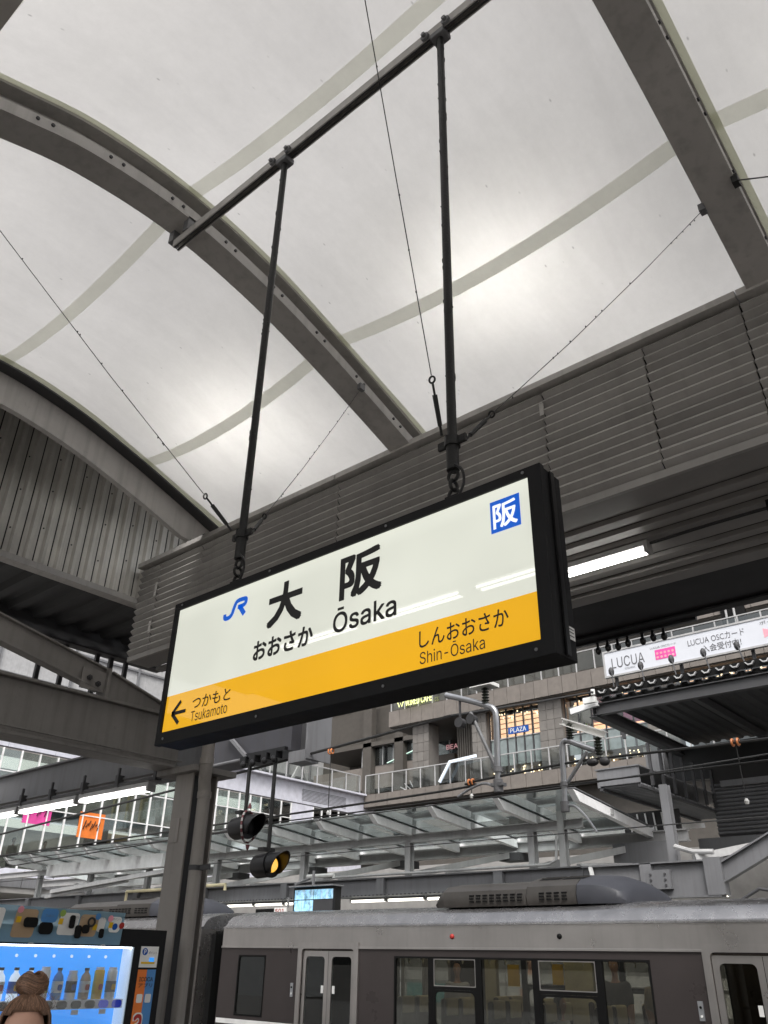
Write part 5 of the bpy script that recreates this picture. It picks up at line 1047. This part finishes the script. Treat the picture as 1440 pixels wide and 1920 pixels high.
t = thing('white_building', 'white clad building with long window bands at the left background', 'building', (-36.3, 28, -1))
XW = -36.3
def wbox(name, mat, x0, x1, y0, y1, z0, z1): return box(name, mat, t, x0, x1, y0, y1, z0, z1)
for zc in (6.9, 9.5): wbox('ceiling_light', 'inner_glow', -40.5, -38.0, 8, 39, zc, zc + 0.05)  # weak glowing panels added to brighten the rooms behind the glass
wbox('inner_core', 'inner_core', -44, -41.0, -5, 40.0, -1, 10.6); wbox('roof_slab', 'white_clad', -44, XW - 0.06, -5, 40.0, 10.60, 10.72); wbox('floor_slab', 'white_clad', -44, XW - 0.08, -5, 40, 7.0, 7.25); wbox('floor_slab', 'grey_inner', -44, XW + 0.5, -5, 40, 3.8, 4.4)
y = 12.0
while y < 39.5: wbox('cladding_panel', 'white_clad', XW - 0.06, XW + 0.02, y + 0.012, y + 2.26, 9.62, 10.74); y += 2.27
wbox('cornice', 'white_clad', XW - 0.1, XW + 0.35, -5, 40, 10.75, 10.85)
wbox('painted_shadow_gap', 'grey_ink', XW - 0.05, XW + 0.0, -5, 40, 9.56, 9.62)  # dark strip paints the shadow line below the cladding
def win_band(y0, y1, rows, step, zl):
    n = round((y1 - y0) / step); w_ = (y1 - y0) / n; fr_ = MB()
    for k in range(n):
        for z0, z1 in rows: wbox('pane', 'win_glass', XW - 0.02, XW - 0.005, y0 + k * w_ + 0.04, y0 + (k + 1) * w_ - 0.04, z0 + 0.03, z1 - 0.03)
    for k in range(n + 1): wbox('mullion', 'white_paint', XW - 0.06, XW + 0.06, y0 + k * w_ - 0.028, y0 + k * w_ + 0.028, rows[0][0], rows[-1][1])
    for z0, z1 in rows: wbox('transom', 'white_paint', XW - 0.05, XW + 0.05, y0, y1, z0 - 0.03, z0 + 0.02)
win_band(26.0, 33.8, [(7.3, 8.7), (8.7, 9.55)], 0.78, 7.3); win_band(35.6, 40.0, [(7.3, 8.7), (8.7, 9.55)], 0.75, 7.3); wbox('wall_pier', 'white_clad', XW - 0.05, XW + 0.03, 33.8, 35.6, 7.3, 9.55)
win_band(12.0, 26.0, [(4.75, 7.25), (7.25, 8.6), (8.6, 9.55)], 0.88, 4.7)
for k in range(9): wbox('vent_slat', 'grey_ink', XW + 0.021, XW + 0.03, 34.6, 38.4, 9.80 + 0.075 * k, 9.83 + 0.075 * k)
wbox('lower_wall', 'white_clad', XW - 0.1, XW, 26.0, 40, 4.4, 7.2)
y = 10.0
while y < 26: wbox('ledge_panel', 'white_clad', XW + 0.5, XW + 0.58, y + 0.02, y + 1.35, 4.42, 4.72); wbox('ledge_panel', 'steel_grey', XW + 0.5, XW + 0.56, y + 0.02, y + 1.35, 4.02, 4.38); y += 1.37
for y0, y1, z0, z1, mt in ((17.9, 19.2, 6.6, 7.7, 'pink'), (20.6, 21.9, 6.3, 7.4, 'orange')):
    pp = wbox('poster', mt, XW + 0.012, XW + 0.03, y0, y1, z0, z1)
    mb = MB()
    for k in range(7): yy = y0 + 0.25 + 0.12 * k; mb.bar((XW + 0.034, yy, z0 + 0.35 + 0.1 * (k % 3)), (XW + 0.034, yy + 0.1, z0 + 0.75 - 0.12 * (k % 2)), 0.02, 0.09, (1, 0, 0))
    mb.build('poster_scrawl', 'ink', pp)
for y in (23.6, 24.4, 25.2): wbox('painted_lit_column', 'seat_cover', -38.6, -38.4, y, y + 0.35, 7.3, 9.4)  # cream colour stands in for warm lamplight, nothing shines here
wbox('dark_room', 'ink', -38.0, -37.9, 22.0, 23.2, 4.8, 7.2); wbox('tan_room', 'tan', -38.4, -38.3, 23.2, 24.6, 4.8, 7.2)
for k, y in enumerate((17.2, 18.4, 19.9)):
    person('small distant visitor behind the glass of the white building, %s' % ('leftmost', 'middle one', 'rightmost')[k], -37.6, y, 4.42, 90, 1.65, False, 'hair_dark', ('cloth_grey', 'cloth_tan', 'cloth_white')[k], 'cloth_grey', 0.04, group='distant visitors', hand=False)
# tall hall behind, closing the view above the white building
t = thing('concourse_hall', 'pale glass and steel hall rising behind the white building', 'building', (-52, 20, -1))
box('hall_wall', 'steel_light', t, -53, -52, -30, 60, -1, 46)
for k in range(30): y = -20 + 2.6 * k; box('glazing_bar', 'steel_grey', t, -51.95, -51.8, y, y + 0.12, 11, 45)
for z in (12.5, 15, 17.5, 20, 22.5, 25, 28, 31, 34): box('glazing_rail', 'steel_grey', t, -51.97, -51.85, -30, 60, z, z + 0.14)
for k in range(12): y = -12 + 5.2 * k; MB().bar((-50.5, y, 11.5), (-50.5, y + 2.6, 16), 0.2, 0.2).bar((-50.5, y + 2.6, 16), (-50.5, y + 5.2, 11.5), 0.2, 0.2).build('truss_brace', 'steel_light', t)
box('hall_return', 'beige_dark', t, -52, -28, 52, 53, -1, 46)

# low steelwork left of the column, behind the vending machine
t = thing('trackside_frame', 'pale pipe frames and stays left of the column above the vending machine', 'steel frame', (-20, 16, 2.6))
box('pale_duct', 'white_paint', t, -30.5, -23.4, 16.4, 16.7, 4.10, 4.50); box('pale_duct', 'white_paint', t, -30.5, -24.0, 17.6, 17.9, 3.75, 3.95)
MB().bar((-29.5, 16.2, 3.55), (-21.6, 16.2, 4.0), 0.12, 0.12).bar((-30, 16.3, 3.4), (-25, 16.3, 3.75), 0.1, 0.1).build('stay_pipe', 'steel_light', t)
for x0, x1, z1 in ((-25.4, -23.0, 3.45), (-22.6, -20.4, 3.48)): MB().tube([(x0, 16.6, 2.7), (x0, 16.6, z1), (x1, 16.6, z1), (x1, 16.6, z1 - 0.15)], 0.05, 8).build('pipe_frame', 'seat_cover', t)
box('floodlight', 'steel_light', t, -22.4, -20.9, 18.6, 18.8, 4.35, 4.75)

# ================================================================== VENDING MACHINE (front faces along the platform)
def local_thing(name, label, cat, loc, rz, group=None):
    t = thing(name, label, cat, loc, group); t.rotation_euler.z = R(rz); ORG[t.name] = Vector((0, 0, 0)); return t
VL = (-6.35, 4.60, 0)
t = local_thing('vending_machine', 'black vending machine with glowing blue drinks window beside the column', 'vending machine', VL, 90)
x0, x1, fx0, fx1, yf = -1.72, 0.0, -1.66, -0.30, 0.0
box('cabinet', 'black_frame', t, x0, x1, yf + 0.30, yf + 0.68, 0.03, 1.83, bevel=0.012)
mb = MB(); ring_plate(mb, [(x0, 0.05), (x1, 0.05), (x1, 1.83), (x0, 1.83)], [(fx0, 0.62), (fx1, 0.62), (fx1, 1.705), (fx0, 1.705)], yf, yf + 0.295); mb.build('door', 'black_frame', t, bevel=0.008)
box('back_panel', 'vend_blue', t, fx0, fx1, yf + 0.145, yf + 0.155, 0.62, 1.705)
box('side_light', 'vend_white', t, fx1 - 0.012, fx1 - 0.001, yf + 0.01, yf + 0.14, 0.63, 1.70)
box('top_light', 'vend_led', t, fx0, fx1 - 0.012, yf + 0.015, yf + 0.035, 1.69, 1.702)
box('left_light', 'vend_led', t, fx0 + 0.002, fx0 + 0.012, yf + 0.015, yf + 0.04, 0.63, 1.68)
box('glass_front', 'vend_glass', t, fx0, fx1, yf + 0.004, yf + 0.008, 0.62, 1.705)
for k in range(8): MB().lathe([(0.011, 0), (0.011, 0.008)], (-0.46 - 0.15 * k, yf + 0.145, 1.63), 8, (0, -1, 0)).build('panel_stud', 'vend_white', t)
for zs in (1.283, 0.86):
    sh_ = box('button_shelf', 'paper', t, fx0, fx1 - 0.012, yf + 0.03, yf + 0.14, zs, zs + 0.06, bevel=0.004)
    for k in range(11):
        x = -0.37 - 0.1175 * k
        MB().prism(rrect(x - 0.040, x + 0.040, zs + 0.004, zs + 0.056, 0.022), 'y', yf + 0.018, yf + 0.03).build('button', 'btn_blue' if k < 2 else 'black_plastic', sh_)
    for k in (1, 3, 6): box('price_tag', 'paper', sh_, -0.37 - 0.1175 * k - 0.028, -0.37 - 0.1175 * k + 0.028, yf + 0.024, yf + 0.029, zs - 0.035, zs - 0.004)
ys_ = yf - 0.0005
s1 = box('point_sticker', 'paper', t, -0.235, -0.065, ys_ - 0.003, ys_, 1.56, 1.71); MB().prism([(-0.195 + 0.026 * math.cos(a * 0.3927), 1.672 + 0.026 * math.sin(a * 0.3927)) for a in range(16)], 'y', ys_ - 0.0055, ys_ - 0.0035).build('print_disc', 'blue_ink', s1)
text('print', 'P', 'paper', s1, ys_ - 0.008, -0.205, -0.185, 1.655, 1.689, 0.02); text('print', 'ポイント', 'grey_ink', s1, ys_ - 0.006, -0.16, -0.08, 1.655, 1.675); box('print_bar', 'yellow_print', s1, -0.22, -0.09, ys_ - 0.0055, ys_ - 0.0035, 1.585, 1.60); box('print_card', 'vend_blue', s1, -0.145, -0.10, ys_ - 0.008, ys_ - 0.006, 1.60, 1.63)
s2 = box('side_poster', 'orange', t, -0.235, -0.15, ys_ - 0.003, ys_, 0.95, 1.545); box('poster_half', 'blue_soft', s2, -0.1499, -0.065, ys_ - 0.003, ys_, 0.95, 1.545)
text('print', 'ICOCA', 'ink', s2, ys_ - 0.006, -0.215, -0.085, 1.462, 1.492, 0.02); text('print', 'アプリ', 'ink', s2, ys_ - 0.006, -0.215, -0.085, 1.42, 1.45, 0.01)
for x in (-0.19, -0.11): MB().prism(rrect(x - 0.027, x + 0.027, 1.315, 1.375, 0.01), 'y', ys_ - 0.006, ys_ - 0.004).build('print_box', 'paper', s2)
text('print', '３', 'paper', s2, ys_ - 0.006, -0.228, -0.13, 1.06, 1.25, 0.07); text('print', '３', 'red_print', s2, ys_ - 0.008, -0.220, -0.138, 1.07, 1.24, 0.03); text('print', '倍', 'yellow_print', s2, ys_ - 0.008, -0.135, -0.075, 1.07, 1.15, 0.02)
def bottle(label, x, z, kind, c1, c2):
    t = local_thing('drink_bottle', label, 'drink', (VL[0] - 0.085, VL[1] + x, z), 90, 'drinks in the vending machine')
    if kind == 0: pr = [(0.033, 0), (0.036, 0.01), (0.036, 0.125), (0.03, 0.155), (0.014, 0.178), (0.014, 0.19)]; capz = 0.19; cr = 0.017
    elif kind == 1: pr = [(0.034, 0), (0.037, 0.006), (0.037, 0.135), (0.034, 0.15), (0.028, 0.165), (0.028, 0.172)]; capz = 0.172; cr = 0.030
    else: pr = [(0.033, 0), (0.036, 0.006), (0.036, 0.185), (0.031, 0.196)]; capz = 0.196; cr = 0.030
    MB().lathe([(r_ * 1.08, h_) for r_, h_ in pr], (0, 0, 0), 18).build('body', c1, t, smooth=True)
    MB().lathe([(0.0375 * 1.08, 0.045), (0.0375 * 1.08, 0.12)], (0, 0, 0), 18).build('label_band', c2, t, smooth=True); flat('label_mark', ('yellow_print', 'red_print', 'blue_ink', 'ink')[int(abs(x) * 40) % 4], t, -0.0425, rrect(-0.018, 0.018, 0.06, 0.10, 0.012))
    MB().lathe([(cr * 1.08, 0), (cr * 1.08, 0.018)], (0, 0, capz), 12).build('cap', 'paper' if kind else 'ink', t, smooth=True)
spec = [(-0.41, 2, 'paper', 'grey_ink', 'white can with dark print, rightmost drink in the machine'), (-0.525, 2, 'yellow_print', 'yellow_print', 'yellow can second from the right in the machine'), (-0.64, 0, 'tan', 'paper', 'brown bottle with white label third from the right'),
        (-0.755, 1, 'paper', 'ink', 'black labelled canister in the middle of the drink row'), (-0.87, 0, 'blue_soft', 'paper', 'blue bottle with white label left of the black canister'), (-0.985, 2, 'paper', 'green_print', 'white carton style can nearest the hair bun'),
        (-1.10, 0, 'vend_white', 'paper', 'clear water bottle right behind the hair bun'), (-1.215, 0, 'vend_white', 'blue_ink', 'clear bottle with blue label left of the bun'), (-1.33, 0, 'vend_white', 'paper', 'clear bottle with white label at the left frame edge'), (-1.445, 0, 'vend_white', 'blue_ink', 'clear blue labelled bottle cut by the left frame edge')]  # clear bottles have a glow put into their bodies
for x, kd, c1, c2, lb in spec: bottle(lb, x, 1.345, kd, c1, c2)
for k in range(7): bottle('drink on the lower shelf of the machine, %s from the right' % ORDN[k], -0.41 - 0.115 * k, 0.922, k % 3, ('green_print', 'vend_white', 'tan', 'paper', 'blue_soft', 'paper', 'tan')[k], ('paper', 'blue_ink', 'ink', 'red_print', 'paper', 'green_print', 'paper')[k])
t = local_thing('advert_strip', 'bluish clear plastic advert strip with pictures on top of the vending machine', 'advert strip', VL, 90)
tl = lambda x, z, dy=0: (x, -0.02 - 0.05 * (z - 1.715) / 0.23 - dy, z)
def tq(name, mat, poly, dy): return MB().add([tl(u, v, dy) for u, v in poly], [tuple(range(len(poly)))]).build(name, mat, t)
MB().add([tl(-1.8, 1.715), tl(-0.455, 1.712), tl(-0.475, 1.94), tl(-1.8, 1.955)], [(0, 1, 2, 3)]).build('sheet', 'pop_sheet', t)
tq('print_band', 'blue_soft', [(-1.8, 1.72), (-0.46, 1.718), (-0.462, 1.785), (-1.8, 1.787)], -0.004)
for x, w_, z0, z1, mt in ((-1.30, 0.17, 1.745, 1.93, 'tan'), (-1.12, 0.13, 1.85, 1.94, 'blue_soft'), (-0.95, 0.16, 1.77, 1.92, 'paper'), (-0.78, 0.16, 1.765, 1.915, 'tan'), (-0.545, 0.10, 1.80, 1.91, 'paper'), (-1.55, 0.16, 1.78, 1.93, 'paper'), (-0.67, 0.07, 1.80, 1.90, 'paper')):
    tq('picture', mt, rrect(x - w_ / 2, x + w_ / 2, z0, z1, 0.025), 0.003)
def pod(x, z, a, b): MB().prism([(u, v) for u, v in rrect(x - a, x + a, z - b, z + b, min(a, b) * 0.7)], 'y', tl(x, z)[1] - 0.022, tl(x, z)[1] - 0.008).build('product_picture', 'rubber', t, bevel=0.004)
for x, z, a, b in ((-1.26, 1.845, 0.055, 0.033), (-1.13, 1.81, 0.055, 0.04), (-0.93, 1.86, 0.022, 0.045), (-0.86, 1.795, 0.026, 0.045), (-0.80, 1.815, 0.03, 0.03), (-0.655, 1.79, 0.02, 0.033)): pod(x, z, a, b)
MB().torus(tl(-0.765, 1.865, 0.015), 0.028, 0.008, (0, 1, 0)).build('earphone_picture', 'ink', t)
for x, z, mt in ((-1.36, 1.925, 'lightpink'), (-1.02, 1.915, 'green_print'), (-0.715, 1.905, 'blue_soft'), (-0.485, 1.85, 'red_print'), (-0.545, 1.84, 'blue_ink'), (-0.60, 1.895, 'lightpink')): tq('badge', mt, [(x + 0.024 * math.cos(a * 0.5236), z + 0.024 * math.sin(a * 0.5236)) for a in range(12)], 0.006)
for x, z in ((-1.355, 1.86), (-1.02, 1.86), (-0.72, 1.83), (-0.585, 1.85)): tq('price_mark', 'yellow_print', [(x - 0.018, z - 0.02), (x + 0.018, z - 0.02), (x + 0.018, z + 0.02), (x - 0.018, z + 0.02)], 0.007)
for x, b_ in ((-0.87, 'スピーカー'), (-0.66, 'イヤホン'), (-0.545, 'ポイント'), (-1.12, 'プレゼント')): text('print', b_, 'grey_ink', t, tl(x, 1.89)[1] - 0.009, x - 0.035, x + 0.035, 1.885, 1.902)
for x in (-1.2, -0.6): box('clip', 'galv', t, x - 0.015, x + 0.015, -0.02, 0.0, 1.70, 1.73)

# ================================================================== WOMAN IN THE FOREGROUND
pm('hair_blond', (0.155, 0.088, 0.055), 0.45, var=0.2, scale=20, rnd_amt=0)
_t = MATS['hair_blond'].node_tree; _g = N(_t, 'ShaderNodeNewGeometry'); _r = N(_t, 'ShaderNodeMapRange'); _r.inputs[3].default_value = 0.35; _r.inputs[4].default_value = 2.2; _t.links.new(_g.outputs['Random Per Island'], _r.inputs[0])
_v = N(_t, 'ShaderNodeVectorMath', operation='SCALE'); _b = _t.nodes['Principled BSDF']; _src = _b.inputs['Base Color'].links[0].from_socket; _t.links.new(_src, _v.inputs[0]); _t.links.new(_r.outputs[0], _v.inputs['Scale']); _t.links.new(_v.outputs[0], _b.inputs['Base Color'])
wt, s, hd = person('woman with brown hair tied in a top bun, facing the viewer at lower left', -3.02, 1.655, 0, 61, 1.465, False, None, 'cloth_grey', 'cloth_grey', 0.012, hand=True)
s = 1.465 / 1.7; V = lambda a, b, c: Vector((a * s, b * s, c * s))
HC = V(0, 0.016, hd + 0.020); RA = (0.097 * s, 0.108 * s, 0.113 * s); TOP = V(0.0, 0.03, hd + 0.138)
def onhead(az, ph, k=1.0): return HC + Vector((math.sin(ph) * math.cos(az) * RA[0] * k, math.sin(ph) * math.sin(az) * RA[1] * k, math.cos(ph) * RA[2] * k))
def hairline(az): f = math.sin(az); return R(58) if f < -0.75 else (R(66) if f < -0.35 else (R(100) if f < 0.25 else R(128)))     # lower limit of the hair around the head
g = MB()
g.grid(lambda a, b: onhead(2 * math.pi * a, 0.02 + (hairline(2 * math.pi * a) - 0.02) * b, 0.985), 48, 12).build('hair', 'hair_blond', wt, smooth=True)
st = MB()
for k in range(2200):      # strands swept up from the hairline to the bun
    az = rnd.uniform(0, 2 * math.pi); e = hairline(az) * rnd.uniform(0.55, 1.01); lift = rnd.uniform(0.992, 1.03); az2 = az + rnd.uniform(-0.18, 0.18); pts = []
    for j in range(7):
        f = j / 6; ph = e * (1 - f) + 0.22 * f; pts.append(onhead(az + (az2 - az) * f, ph, lift + 0.018 * math.sin(math.pi * f)))
    st.tube(pts, [0.0006, 0.0011, 0.0012, 0.0012, 0.0012, 0.0011, 0.0009], 4, False)
for k in range(1100):      # the coiled bun
    lev = rnd.uniform(-1, 1); rr = (0.045 + 0.003 * math.sin(3 * k)) * math.sqrt(max(0.05, 1 - lev * lev * 0.8)); a0 = rnd.uniform(0, 6.28); tw = rnd.uniform(-0.35, 0.35); pts = []
    for j in range(8):
        a = a0 + 0.28 * j; bump = 1 + 0.10 * math.sin(2 * a + 1.0) + 0.05 * math.sin(5 * a)
        pts.append(TOP + V(rr * bump * math.cos(a) * 1.18, rr * bump * math.sin(a), 0.030 + 0.036 * lev + 0.010 * math.sin(2 * a) + tw * 0.012 * j / 7))
    st.tube(pts, [0.0006, 0.0011, 0.0012, 0.0012, 0.0012, 0.0012, 0.001, 0.0006], 4, False)
for k in range(90):       # loose flyaways
    az = rnd.uniform(0, 6.28); p = onhead(az, rnd.uniform(0.3, 1.2), 1.02); d_ = (p - HC).normalized(); st.tube([p, p + d_ * 0.012 + Vector((rnd.uniform(-1, 1), rnd.uniform(-1, 1), 0.6)) * 0.014, p + d_ * 0.018 + Vector((rnd.uniform(-1, 1), rnd.uniform(-1, 1), 0.9)) * 0.026], 0.0006, 4, False)
st.build('hair_strands', 'hair_blond', wt, smooth=True, kind='stuff')
MB().ellipsoid(TOP + V(0, 0, 0.028), 0.046 * s, 0.040 * s, 0.036 * s, 18, 12).build('bun_core', 'hair_blond', wt, smooth=True)
